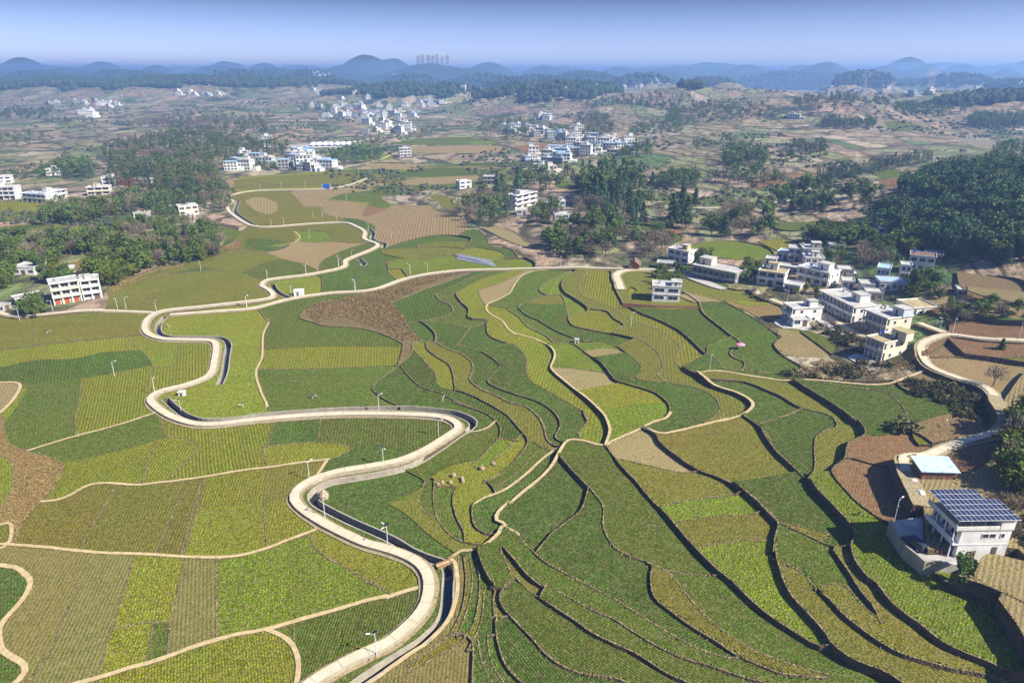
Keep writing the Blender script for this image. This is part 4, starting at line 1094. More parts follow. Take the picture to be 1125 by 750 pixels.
def house(label, A, B_, depth, st, wall='white_wall', roof='roof_slab', bays=None, cabin=None, gallery=True, cat='house', sh=3.1, doors='door', endwin=2, ground='doors',
          name='farmhouse', flat_front=False, zoff=0.0, cols=True, cabin_wall=None, group=None, left=True, topless=False):
    """front wall runs from photo pixel A to B, depth metres away from the camera side"""
    o0, d, L_ = frame_of(A, B_, zoff)
    rz = math.atan2(d.y, d.x)
    root = empty(name, o0, rz)
    tag(root, label, cat, group)
    bays = bays or max(2, int(round(L_ / 3.3)))
    g = 0 if flat_front else 1.25
    Ht = st * sh
    mb = MB()
    mb.box(0.0, L_, g, depth, -3.0, Ht - .16)
    mb.build('wall', M[wall], root)
    s = MB()
    s.box(-.25, L_ + .25, -.15, depth + .2, Ht - .155, Ht)
    s.build('roof', M[roof], root)
    p = MB(); ph, pw = .42, .14
    for q in ((-.25, L_ + .25, -.15, -.15 + pw), (-.25, L_ + .25, depth + .2 - pw, depth + .2), (-.25, -.25 + pw, -.15 + pw, depth + .2 - pw), (L_ + .25 - pw, L_ + .25, -.15 + pw, depth + .2 - pw)):
        p.box(*q, Ht + .002, Ht + ph)
    p.build('parapet', M['white_wall' if wall != 'grey_wall' else 'grey_wall'], root)
    bw = L_ / bays
    if g:
        for k in range(1, st):
            f = MB(); f.box(-.1, L_ + .1, -.1, g - .003, k * sh - .16, k * sh)
            f.box(-.1, L_ + .1, -.1, .04, k * sh + .002, k * sh + .85)
            f.box(-.1, .04, .042, g - .003, k * sh + .002, k * sh + .85); f.box(L_ - .04, L_ + .1, .042, g - .003, k * sh + .002, k * sh + .85)
            f.build('balcony', M[wall], root)
        if cols:
            for i in range(bays + 1):
                c = MB(); x = min(max(i * bw, .16), L_ - .16); c.box(x - .14, x + .14, .05, .33, -2.5, Ht - .157); c.build('column', M['white_wall' if wall != 'grey_wall' else 'grey_wall'], root)
    else:
        for k in range(1, st):
            f = MB(); f.box(-.12, L_ + .12, -.22, -.003, k * sh - .12, k * sh + .04); f.build('cornice', M[wall], root)
    yy = g if g else 0
    for k in range(st):
        for i in range(bays):
            x = i * bw + bw * .14
            if k == 0 and ground == 'doors' and i % 2 == 1 or k == 0 and ground == 'all':
                dm = MB(); dm.box(x + .1, x + bw * .55, yy - .06, yy + .03, 0.02, 2.35)
                o = dm.build('door', M[doors], root)
                hd = MB(); hd.box(x + bw * .5 - .02, x + bw * .5 + .04, yy - .11, yy - .062, 1.0, 1.18); hd.build('handle', M['metal_grey'], o)
            else:
                window(root, x, k * sh + .95, bw * .72, 1.55, yy)
    for k in range(st):
        for q in range(endwin):
            yy2 = depth * (.28 + .42 * q) if endwin > 1 else depth * .5
            window(root, yy2, k * sh + 1.05, 1.1, 1.25, 0, 'right', L_, depth)
            if left: window(root, yy2, k * sh + 1.05, 1.1, 1.25, 0, 'left', L_, depth)
    if cabin:
        cx, cy, cw, cd, ch = cabin
        c = MB(); x0_, y0_ = cx * L_, cy * depth
        c.box(x0_, x0_ + cw, y0_, y0_ + cd, Ht + .003, Ht + ch)
        o = c.build('stair_cabin', M[cabin_wall or wall], root)
        c = MB(); c.box(x0_ - .25, x0_ + cw + .25, y0_ - .25, y0_ + cd + .25, Ht + ch + .002, Ht + ch + .16); c.build('cabin_roof', M[roof], o)
        c = MB(); c.box(x0_ + cw * .3, x0_ + cw * .3 + .8, y0_ - .05, y0_ + .02, Ht + .05, Ht + 2.0); c.build('cabin_door', M['door'], o)
    if st >= 2 and L_ > 6:
        rq = random.Random(int(A[0] * 10)); tx_, ty_ = L_ * rq.uniform(.08, .25), depth * rq.uniform(.5, .8)
        MB().tube((tx_, ty_, Ht + .3), (tx_, ty_, Ht + 1.35), .5, n=12).build('water_tank', M['metal_grey'] if rq.random() < .6 else M['plastic_blue'], root)
        w5 = MB(); w5.tube((L_ * .45, depth * .3, Ht), (L_ * .45, depth * .3, Ht + 1.6), .04, n=5).tube((L_ * .85, depth * .3, Ht), (L_ * .85, depth * .3, Ht + 1.6), .04, n=5).tube((L_ * .45, depth * .3, Ht + 1.5), (L_ * .85, depth * .3, Ht + 1.5), .025, n=4)
        w5.build('drying_rail', M['metal_grey'], root)
    return root, o0, d, L_
def X(x, y): return (840 + x / 5.356, 270 + y / 5.356)
def Qp(x, y): return (690 + x / 4.6875, 180 + y / 4.6875)
def Np(x, y): return (x / 4.6875, 180 + y / 4.6875)
def Pp(x, y): return (460 + x / 4.6875, 180 + y / 4.6875)
def Lp(x, y): return (x / 7.5, 270 + y / 7.5)
def Hp(x, y): return (825 + x / 3.75, 450 + y / 3.75)
def Rp(x, y): return (885 + x / 4.6875, 180 + y / 4.6875)
# --- the village on the right
house('wide two-storey unfinished grey house with columns along its long front', Qp(322, 600), Qp(545, 648), 11, 2, 'grey_wall', cabin=(.04, .45, 6, 5, 2.9), cabin_wall='cream_wall', bays=8, sh=3.6)
house('white two-storey house with dry brown moss on its flat roof', Qp(662, 622), Qp(795, 642), 9, 2, 'white_wall', 'roof_dry', cabin=(.25, .55, 4, 3, 2.8))
house('low cream one-storey annex in front of the mossy roofed house', Qp(800, 656), Qp(880, 670), 6.5, 1, 'cream_wall', 'roof_slab', bays=3, flat_front=True, name='outbuilding', cat='outbuilding')
house('white two-storey house with turquoise balcony and sunlit gable end', Qp(862, 605), Qp(1022, 645), 9, 2, 'white_wall', cabin=(.5, .35, 5, 4, 2.8), sh=3.3)
house('square white house with one small window above the brick yard wall', Qp(122, 706), Qp(264, 714), 8, 2, 'white_wall', 'roof_slab', bays=2, flat_front=True, cabin=(.68, .1, 4, 5, 1.8), sh=3.2, ground='win', endwin=1)
house('long white two-storey house in the middle of the village, roof stepped at the back', X(305, 358), X(505, 462), 11, 2, 'white_wall', cabin=(.55, .5, 5, 4, 2.8), bays=9, sh=3.2)
house('pale two-storey house with blue stair cabin beside the village lane', X(565, 482), X(700, 540), 11, 2, 'cream_wall', cabin=(.6, .55, 4.5, 4, 2.8), cabin_wall='tile_wall', bays=5, sh=3.3)
house('white two-storey house nearest the lane fork with weeds on its roof', X(580, 642), X(682, 684), 11, 2, 'cream_wall', 'roof_dry', cabin=(.5, .62, 5, 3.5, 2.8), bays=4, sh=3.1)
house('white-and-grey two-storey house at the left edge of the village yard', X(98, 428), X(150, 462), 12, 2, 'white_wall', cabin=(.4, .6, 3, 3, 2.2), bays=3, sh=3.0)
house('small shed with dark grey roof beside the left village house', X(165, 476), X(262, 474), 5, 1, 'white_wall', 'grey_wall', bays=2, flat_front=True, name='shed', cat='shed', sh=2.6)
house('blue-grey long low house behind the village yards', X(672, 258), X(848, 268), 7, 1, 'tile_wall', 'roof_blue', bays=5, flat_front=True, sh=3.4)
house('tall blue-grey house below the old tiled roof', X(648, 215), X(722, 225), 8, 2, 'tile_wall', 'roof_blue', bays=3, flat_front=True)
house('small white house with two square windows left of the long low blue house', X(560, 272), X(642, 278), 6, 1, 'white_wall', 'roof_slab', bays=3, flat_front=True, sh=3.4)
house('house under a yellow mossy roof at the right end of the village', X(768, 372), X(868, 420), 9, 1, 'white_wall', 'roof_dry', bays=5, sh=3.4)
house('white block house furthest up in the village beside the terraces', Qp(765, 488), Qp(850, 500), 8, 1, 'white_wall', 'roof_blue', bays=3, flat_front=True, sh=3.4)
house('grey cube house between the two white blocks above the village', Qp(822, 500), Qp(885, 505), 7, 2, 'tile_wall', 'roof_slab', bays=2, flat_front=True)
house('pale two-storey block with a raised roof above the village', Qp(893, 505), Qp(993, 510), 10, 2, 'grey_wall', 'roof_slab', bays=3, flat_front=True, cabin=(.5, .3, 4, 4, 2.4))
house('low grey house right of the raised roof block', Rp(118, 448), Rp(200, 452), 7, 1, 'grey_wall', 'roof_slab', bays=2, flat_front=True)
house('white house with yellow side wall by the bare tree', Qp(202, 498), Qp(305, 520), 8, 2, 'white_wall', 'roof_slab', bays=3, flat_front=True, cabin=(.5, .4, 3, 3, 2.2), cabin_wall='yellow_wall')
house('low grey shed in front of the house by the bare tree', Qp(148, 535), Qp(235, 542), 5, 1, 'tile_wall', 'grey_wall', bays=2, flat_front=True, name='shed', cat='shed', sh=2.5)
house('white narrow house behind the mossy roofed house', Qp(700, 560), Qp(752, 566), 6, 2, 'white_wall', bays=2, flat_front=True, sh=3.2)
house('low flat house between the two white two-storey houses', Qp(770, 560), Qp(880, 575), 7, 1, 'grey_wall', 'roof_slab', bays=3, flat_front=True)
house('small white house among trees at the foot of the wooded hill', Rp(365, 392), Rp(440, 398), 6, 2, 'tile_wall', 'roof_blue', bays=2, flat_front=True)
house('blue-grey house under the wooded hill beside the brown roofs', Rp(525, 545), Rp(655, 560), 8, 2, 'tile_wall', 'roof_tile', bays=3, flat_front=True)
house('old brown roofed house highest under the wooded hill', Rp(610, 500), Rp(700, 510), 7, 1, 'brick_wall', 'roof_tile', bays=3, flat_front=True)
house('white cottage at the dark edge of the field below the wood', Rp(775, 690), Rp(870, 700), 6, 1, 'grey_wall', 'roof_slab', bays=2, flat_front=True)
house('dark low house above the long white village house', X(430, 180), X(520, 186), 7, 1, 'grey_wall', 'roof_slab', bays=3, flat_front=True)
house('white house with a stair cabin tucked behind the turquoise balcony house', Qp(905, 552), Qp(1000, 556), 7, 2, 'white_wall', bays=3, flat_front=True, cabin=(.4, .3, 3, 3, 2.2))
house('low grey building between the long white house and the low blue house', X(590, 318), X(690, 326), 6, 1, 'grey_wall', bays=3, flat_front=True)
house('small pale house at the upper end of the village lane', X(455, 250), X(525, 256), 6, 1, 'white_wall', bays=2, flat_front=True)
house('white two-storey house with a flat roof right of the low blue house', X(790, 200), X(850, 206), 6, 2, 'white_wall', bays=2, flat_front=True)
house('grey low roofed store left of the small white house with square windows', X(470, 205), X(548, 210), 6, 1, 'grey_wall', 'roof_slab', bays=2, flat_front=True, name='store', cat='store')
house('pale annex right of the unfinished grey house', Qp(620, 600), Qp(660, 606), 6, 1, 'white_wall', bays=2, flat_front=True, name='outbuilding', cat='outbuilding')
# --- left farm
house('three-storey cream farmhouse with balconies and red ground floor below the bamboo', Lp(450, 494), Lp(684, 456), 9, 3, 'cream_wall', 'roof_slab', bays=3, doors='door_red', ground='all', sh=3.15, cols=True)
house('white three-storey extension at the right of the cream farmhouse', Lp(694, 453), Lp(846, 432), 9, 3, 'white_wall', 'roof_slab', bays=2, sh=2.9, cabin=(.0, .4, 4, 4, 1.2))
house('white one-storey house behind the farmyard with three dark windows', Lp(112, 238), Lp(290, 240), 9, 1, 'white_wall', 'roof_slab', bays=3, flat_front=True, sh=3.6)
house('small white annex behind the cream farmhouse', Lp(545, 240), Lp(600, 236), 5, 1, 'white_wall', 'roof_slab', bays=2, flat_front=True, name='outbuilding', cat='outbuilding')
house('low ruined yellow-walled stable beside the farm track', Lp(140, 492), Lp(368, 446), 6, 1, 'yellow_wall', 'grey_wall', bays=4, flat_front=True, name='stable', cat='stable', sh=2.7)
house('low brick store at the left edge by the farm track', Lp(-20, 565), Lp(100, 520), 6, 1, 'grey_wall', 'roof_slab', bays=2, flat_front=True, name='store', cat='store', sh=2.6)
# --- upper left hamlet
house('tall white house cut by the left edge of the view', Np(-40, 186), Np(82, 184), 10, 3, 'white_wall', bays=4, cabin=(.1, .3, 5, 5, 3))
house('white house with large windows above the left edge block', Np(-40, 105), Np(62, 100), 9, 2, 'white_wall', bays=3, flat_front=True)
house('long white two-storey house with turquoise roof terrace', Np(115, 195), Np(240, 205), 11, 2, 'white_wall', 'roof_blue', bays=5)
house('white house with stair cabin right of the turquoise roof terrace', Np(240, 196), Np(352, 172), 9, 2, 'white_wall', bays=4, cabin=(.3, .4, 5, 4, 2.8))
house('cream two-storey house in front of the small green plots', Np(452, 165), Np(568, 160), 9, 2, 'cream_wall', bays=3, cabin=(.3, .3, 4, 4, 2.4))
house('white house beside the red-leaved tree', Np(528, 112), Np(640, 106), 9, 2, 'white_wall', bays=3, flat_front=True, cabin=(.3, .3, 5, 4, 2.5))
house('pale house half hidden behind the red-leaved tree', Np(690, 118), Np(768, 120), 8, 2, 'cream_wall', bays=3, flat_front=True)
house('small white cottage in front of the wood by the track', Np(690, 277), Np(766, 274), 6, 1, 'white_wall', 'roof_dry', bays=2, flat_front=True)
house('cream two-storey house at the end of the wood track', Np(926, 268), Np(1026, 258), 8, 2, 'cream_wall', bays=3, flat_front=True)
house('white porch house just below the cream house at the wood track', Np(962, 280), Np(1006, 277), 4, 1, 'white_wall', bays=2, flat_front=True)
house('lone white house with a pale track in the upper left fields', Np(240, 62), Np(315, 58), 8, 2, 'white_wall', bays=3, flat_front=True, cabin=(.4, .3, 4, 4, 2.4))
# --- hamlet among the tall cedars
house('white three-storey house in front of the cedars', Pp(505, 238), Pp(610, 212), 9, 3, 'white_wall', bays=3, cabin=(.3, .3, 4, 4, 2.4), sh=3.2)
house('flat grey roofed house left of the tall cedar', Pp(332, 104), Pp(415, 104), 10, 2, 'grey_wall', bays=4)
house('small white house at the left end of the cedar hamlet', Pp(212, 130), Pp(272, 124), 7, 2, 'white_wall', bays=2, flat_front=True)
house('blue-white house with wide roof in the cedar shade', Pp(850, 204), Pp(948, 206), 8, 2, 'tile_wall', bays=3)
house('blue house in the shade below the three-storey house', Pp(505, 262), Pp(560, 262), 7, 1, 'tile_wall', bays=2, flat_front=True)
house('grey house in the shade in the middle of the cedar hamlet', Pp(640, 250), Pp(690, 252), 7, 2, 'grey_wall', bays=2, flat_front=True)
house('pale blue house right of the grey house in the cedar hamlet', Pp(695, 240), Pp(755, 240), 7, 2, 'tile_wall', bays=2, flat_front=True, cabin=(.4, .3, 3, 3, 2))
house('blue house with a white roof edge in the lower cedar hamlet', Pp(700, 312), Pp(775, 310), 7, 2, 'tile_wall', bays=2, flat_front=True)
house('blue-fronted cottage lowest in the cedar hamlet', Pp(735, 368), Pp(800, 368), 6, 1, 'tile_wall', bays=2, flat_front=True, sh=3.6, cabin=(.4, .3, 3, 3, 2.2), cabin_wall='yellow_wall')
house('cream cottage with sunlit roof right of the blue-fronted cottage', Pp(803, 358), Pp(872, 352), 6, 1, 'cream_wall', 'roof_dry', bays=2, flat_front=True)
house('tall white house seen between the cedar trunks', Pp(890, 150), Pp(950, 150), 8, 3, 'cream_wall', bays=2, flat_front=True)
house('narrow cream house right of the cedar trunks', Pp(968, 125), Pp(1000, 124), 7, 3, 'cream_wall', bays=2, flat_front=True)
house('lone three-storey white house beside the pale track in the fields', (439.5, 172.5), (452, 172), 9, 3, 'white_wall', bays=3, cabin=(.3, .3, 4, 4, 2))
house('brown brick hut at the red track above the bare tree', Pp(1122, 300), Pp(1190, 302), 7, 1, 'brick_wall', 'roof_tile', bays=2, flat_front=True)
# gable hut by the lane
o0, d, L_ = frame_of(Pp(1082, 545), Pp(1135, 548))
r_ = empty('barn', o0, math.atan2(d.y, d.x)); tag(r_, 'old brown gabled barn where the dirt lane leaves the concrete lane', 'barn')
mb = MB().box(0, L_, 0, 7, -2, 2.4); mb.quad([(0, 0, 2.4), (L_, 0, 2.4), (L_ / 2, 0, 4.4)]); mb.quad([(L_, 7, 2.4), (0, 7, 2.4), (L_ / 2, 7, 4.4)]); mb.build('wall', M['brick_wall'], r_)
for sx in (0, 1):
    mb = MB(); xa, xb = (-.5, L_ / 2) if not sx else (L_ / 2, L_ + .5); za, zb = (2.05, 4.46) if not sx else (4.46, 2.05)
    mb.quad([(xa, -.5, za), (xb, -.5, zb), (xb, 7.5, zb), (xa, 7.5, za)]); mb.quad([(xa, -.5, za + .15), (xa, 7.5, za + .15), (xb, 7.5, zb + .15), (xb, -.5, zb + .15)]); mb.quad([(xa, -.5, za), (xa, -.5, za + .15), (xb, -.5, zb + .15), (xb, -.5, zb)])
    mb.build('roof', M['roof_tile'], r_)
mb = MB().box(L_ * .35, L_ * .65, -.05, .02, 0, 2.1); mb.build('door', M['door'], r_)

# --- the house with solar panels
ZH = max(on_terrain(*Hp(838, 610))[2], on_terrain(*Hp(650, 500))[2]) + 1.2
o0, d, L_ = frame_of(Hp(838, 610), Hp(1045, 610), 0, ZH)
A2_, B2_ = Hp(838, 610), Hp(1045, 610)
root = empty('solar_roof_house', o0, math.atan2(d.y, d.x) + R(1.5))
tag(root, 'large white two-storey house carrying a raised roof of dark solar panels', 'house')
DP = 8.2; SHT = 3.0
mb = MB().box(0, L_, 0, DP, -3, 2 * SHT); mb.build('wall', M['white_wall'], root)
mb = MB().box(-1.2, L_ + .15, -.15, DP + .2, 2 * SHT + .003, 2 * SHT + .18); mb.build('roof', M['roof_slab'], root)
mb = MB().box(-1.2, -.003, -.12, DP, SHT - .1, SHT + .06); mb.box(-1.2, -1.08, -.12, DP, SHT + .062, SHT + 1.0)
mb.build('balcony', M['white_wall'], root)
mb = MB().box(-1.2, -1.06, -.15, DP + .2, 2 * SHT + .182, 2 * SHT + 1.0).box(-1.058, L_ * .72, -.15, -.02, 2 * SHT + .182, 2 * SHT + .9); mb.build('parapet', M['white_wall'], root)
mb = MB().box(L_ * .74, L_ + .15, -.15, 3.4, 2 * SHT + .182, 2 * SHT + 2.3); mb.build('stair_cabin', M['white_wall'], root)
for k in range(3):
    y_ = .8 + k * 2.5
    mb = MB().box(-.08, .0 - .003, y_, y_ + 1.9, .05, 2.5); mb.build('roller_door', M['door_blue'], root)
    window(root, y_ + .1, SHT + .9, 1.7, 1.6, 0, 'left', L_, DP)
    mb = MB().box(-1.19, -1.0, y_ - .55, y_ - .35, -.4, 2 * SHT); mb.build('column', M['white_wall'], root)
for xw, ww in ((.42, 1.3), (.56, 1.3), (.79, .8)): window(root, L_ * xw, SHT + 1.3, ww, 1.0, -.02)
mb = MB().box(L_ * .70, L_ * .70 + .95, -.06, .02, .1, 2.3); dd = mb.build('door', M['door'], root)
mb = MB().box(-.02, L_, -.09, .0 - .003, SHT - .12, SHT + .05); mb.build('cornice', M['white_wall'], root)
pt = empty('solar_array', (0, 0, 0)); pt.parent = root
zt0, zt1 = 2 * SHT + 2.45, 2 * SHT + 2.85
XA, XB, YA, YB = -1.5, L_ + .5, -.6, DP + .4
pan, fr = MB(), MB()
NXc, NYr = 13, 6
for i in range(NXc):
    for j_ in range(NYr):
        if i >= 10 and j_ >= 4: continue
        xa, xb = XA + (XB - XA) * i / NXc, XA + (XB - XA) * (i + 1) / NXc
        ya, yb = YA + (YB - YA) * j_ / NYr, YA + (YB - YA) * (j_ + 1) / NYr
        za, zb = zt0 + (zt1 - zt0) * j_ / NYr, zt0 + (zt1 - zt0) * (j_ + 1) / NYr
        e = .045
        pan.quad([(xa + e, ya + e, za + .075), (xb - e, ya + e, za + .075), (xb - e, yb - e, zb + .075), (xa + e, yb - e, zb + .075)])
        fr.v += [(xa, ya, za), (xb, ya, za), (xb, yb, zb), (xa, yb, zb), (xa, ya, za + .06), (xb, ya, za + .06), (xb, yb, zb + .06), (xa, yb, zb + .06)]
        n0 = len(fr.v) - 8
        for q in ((0, 3, 2, 1), (4, 5, 6, 7), (0, 1, 5, 4), (1, 2, 6, 5), (2, 3, 7, 6), (3, 0, 4, 7)): fr.f.append(tuple(n0 + c for c in q)); fr.m.append(0)
b = NB('solar_cells'); b.col(b.ramp(b.noise(.9, 2), [(.35, (.012, .018, .05)), (.65, (.03, .04, .09))])); b.b.inputs['Roughness'].default_value = .3; b.b.inputs['Specular IOR Level'].default_value = .4
M['solar'] = b.m
pan.build('solar_cells', M['solar'], pt); fr.build('panel_frame', M['white_paint'], pt)
for i in range(5):
    for j_ in (0, 1, 2):
        x_, y_ = XA + .6 + (XB - XA - 1.2) * i / 4, YA + .9 + (YB - YA - 1.8) * j_ / 2
        if x_ > L_ * .7 and y_ < 3.7: continue
        mb = MB().tube((x_, y_, 2 * SHT + .1), (x_, y_, zt0 + (zt1 - zt0) * (y_ - YA) / (YB - YA)), .06); mb.build('post', M['metal_grey'], root)
ax_ = Vector((math.cos(root.rotation_euler[2]), math.sin(root.rotation_euler[2]), 0)); ay_ = Vector((-ax_.y, ax_.x, 0))
# yard in front of it
def slab(name, label, pts, z, th, mat, kind='structure'):
    mb = MB(); P2 = [at_z(u, v, z) for u, v in pts]; n_ = len(P2)
    mb.quad([(x, y, z) for x, y in P2]); mb.quad([(x, y, z - th) for x, y in reversed(P2)])
    for i in range(n_):
        a, c_ = P2[i], P2[(i + 1) % n_]; mb.quad([(a[0], a[1], z - th), (c_[0], c_[1], z - th), (c_[0], c_[1], z), (a[0], a[1], z)])
    o = mb.build(name, mat); tag(o, label, kind=kind); return o, P2
zy = o0.z + .02
_, yardP = slab('courtyard', 'pale concrete yard of the solar roof house', [Hp(575, 470), Hp(600, 455), Hp(700, 440), Hp(740, 475), Hp(850, 612), Hp(905, 640), Hp(715, 630), Hp(640, 565)], zy, 4.0, M['roof_slab'])
def wall_run(name, label, pts, z, h_, t_, mat, cat='wall', down=3.0):
    Q = np.array([at_z(u, v, z) for u, v in pts]); mb = MB()
    for i in range(len(Q) - 1):
        a, c_ = Vector((*Q[i], 0)), Vector((*Q[i + 1], 0)); dd_ = (c_ - a); l_ = dd_.length
        Mx = Matrix.Translation((a.x, a.y, z)) @ Matrix.Rotation(math.atan2(dd_.y, dd_.x), 4, 'Z')
        mb.box(-t_ / 2 if i else 0, l_ + t_ / 2 - .004 * i, -t_ / 2, t_ / 2, -down - .01 * i, h_ - .004 * i, M=Mx)
    o = mb.build(name, mat); tag(o, label, cat); return o
wall_run('yard_wall', 'low stone yard wall in front of the solar roof house', [Hp(572, 465), Hp(600, 510), Hp(640, 570), Hp(715, 632), Hp(780, 632)], zy, .55, .35, M['canal_concrete'])
# blue metal shed
z_ = hit(*Hp(770, 275)).z
o0_, d_, l_ = frame_of(Hp(702, 284), Hp(843, 288))
r2 = empty('metal_shed', o0_, math.atan2(d_.y, d_.x)); tag(r2, 'long low shed with a pale blue metal roof beside the concrete lane', 'shed')
MB().box(0, l_, 0, 4.4, -2, 1.9).build('wall', M['brick_wall'], r2)
mb = MB(); mb.quad([(-.6, -.5, 2.0), (l_ + .4, -.5, 2.0), (l_ + .4, 4.9, 2.8), (-.6, 4.9, 2.8)]); mb.quad([(-.6, 4.9, 2.72), (l_ + .4, 4.9, 2.72), (l_ + .4, -.5, 1.92), (-.6, -.5, 1.92)])
b = NB('blue_sheet_roof'); b.col(b.ramp(b.noise(.5, 5), [(.3, (.22, .36, .56)), (.55, (.46, .58, .74)), (.75, (.28, .42, .60))])); b.b.inputs['Roughness'].default_value = .4; M['sheet_roof'] = b.m
mb.build('roof', M['sheet_roof'], r2)
for k in range(3): MB().box(l_ * (.15 + .3 * k), l_ * (.15 + .3 * k) + 1.2, -.05, .02, .1, 1.8).build('door', M['door'], r2)
# brick yard wall, concrete box, sluice house, bridge
zb = hit(705, 338).z
wall_run('brick_wall', 'long low red brick wall below the square white house', [(684, 336), (720, 338.5), (768, 340)], zb, 1.3, .3, M['brick_wall'])
wall_run('yard_wall', 'stone yard wall running right from the red brick wall', [(750, 322), (760, 328), (768, 334)], zb + .5, 1.2, .35, M['canal_concrete'])
def small_block(name, label, cat, A, B_, dep, h_, mat, roofm, over=.15, doorm='door'):
    o_, d_, l_ = frame_of(A, B_); rt = empty(name, o_, math.atan2(d_.y, d_.x)); tag(rt, label, cat)
    MB().box(0, l_, 0, dep, -1.5, h_).build('wall', mat, rt); MB().box(-over, l_ + over, -over, dep + over, h_ + .002, h_ + .18).build('roof', roofm, rt)
    MB().box(l_ * .3, l_ * .3 + min(.9, l_ * .4), -.05, .02, 0.02, h_ * .8).build('door', M[doorm], rt); return rt
small_block('pump_house', 'small white flat roofed hut between the two lanes', 'hut', (323, 325.5), (333.5, 325), 3.2, 2.3, M['white_paint'], M['white_paint'])
small_block('valve_box', 'small white sluice box at the lower canal mouth', 'box', (196, 435), (202.5, 435), 1.3, 1.2, M['white_wall'], M['white_paint'])
small_block('valve_box', 'small concrete box on the terrace path near the middle', 'box', (631.5, 377), (636, 377), 1.3, 1.3, M['white_wall'], M['roof_slab'])
small_block('valve_box', 'small concrete sluice box at the bend of the canal', 'box', (508.5, 476), (515, 476.5), .9, .8, M['roof_slab'], M['roof_slab'])
small_block('valve_box', 'dark stone box beside the lower path bend', 'box', (760, 408), (764, 408), 1.5, 1.9, M['grey_wall'], M['roof_tile'])
Q = np.array([at_z(480, 621, .9), at_z(496.5, 614.5, .9)]); dv = Q[1] - Q[0]; l_ = np.linalg.norm(dv)
br = empty('footbridge', (Q[0][0], Q[0][1], .45), math.atan2(dv[1], dv[0])); tag(br, 'small pinkish brick footbridge over the canal', 'bridge')
MB().box(0, l_, -.6, .6, 0, .22).build('deck', M['dirt_path'], br)
for s in (-1, 1): MB().box(0, l_, s * .6 - .08, s * .6 + .08, .222, .5).build('kerb', M['brick_wall'], br)
# hoarding
o_, d_, l_ = frame_of((354.5, 208), (363, 208)); rt = empty('hoarding', o_, math.atan2(d_.y, d_.x)); tag(rt, 'blue roadside board on white posts at the upper lane', 'board')
MB().box(0, l_, 0, .15, 1.0, 4.4).build('board', M['plastic_blue'], rt)
for q in (.0, l_): MB().box(q - .15, q + .15, -.2, .35, -1, 4.5).build('post', M['white_paint'], rt)
# ---- far villages: each house a small thing
FM = ['white_wall', 'cream_wall', 'tile_wall', 'grey_wall', 'white_wall', 'white_wall']
def far_mesh(k):
    r3 = random.Random(k); w_, d_, st = r3.uniform(9, 16), r3.uniform(8, 12), r3.choice((2, 2, 3, 3, 4))
    hh = st * 3.2; mb = MB()
    mb.box(0, w_, 0, d_, -3, hh, 0); mb.box(-.4, w_ + .4, -.4, d_ + .4, hh + .01, hh + .35, 1)
    if r3.random() < .7:
        cx = r3.uniform(0, w_ - 5); mb.box(cx, cx + 4.5, 2, 6, hh + .36, hh + 3, 0); mb.box(cx - .3, cx + 4.8, 1.7, 6.3, hh + 3.01, hh + 3.2, 1)
    if r3.random() < .6: mb.box(w_ + .41, w_ + 6, 1.5, d_ - 1, -3, 3.2, 0)
    for s in range(st):
        nbx = int(w_ / 3)
        for i in range(nbx):
            x_ = (i + .22) * w_ / nbx; mb.box(x_, x_ + w_ / nbx * .58, -.06, .05, s * 3.2 + .9, s * 3.2 + 2.5, 2)
        for i in range(2): mb.box(w_ - .05, w_ + .06, d_ * (.2 + .4 * i), d_ * (.2 + .4 * i) + 1.3, s * 3.2 + 1, s * 3.2 + 2.4, 2)
    return mb.mesh('far_house', [M[FM[k % 6]], M['roof_slab' if k % 3 else 'roof_blue'], M['glass']])
FMESH = [far_mesh(k) for k in range(12)]
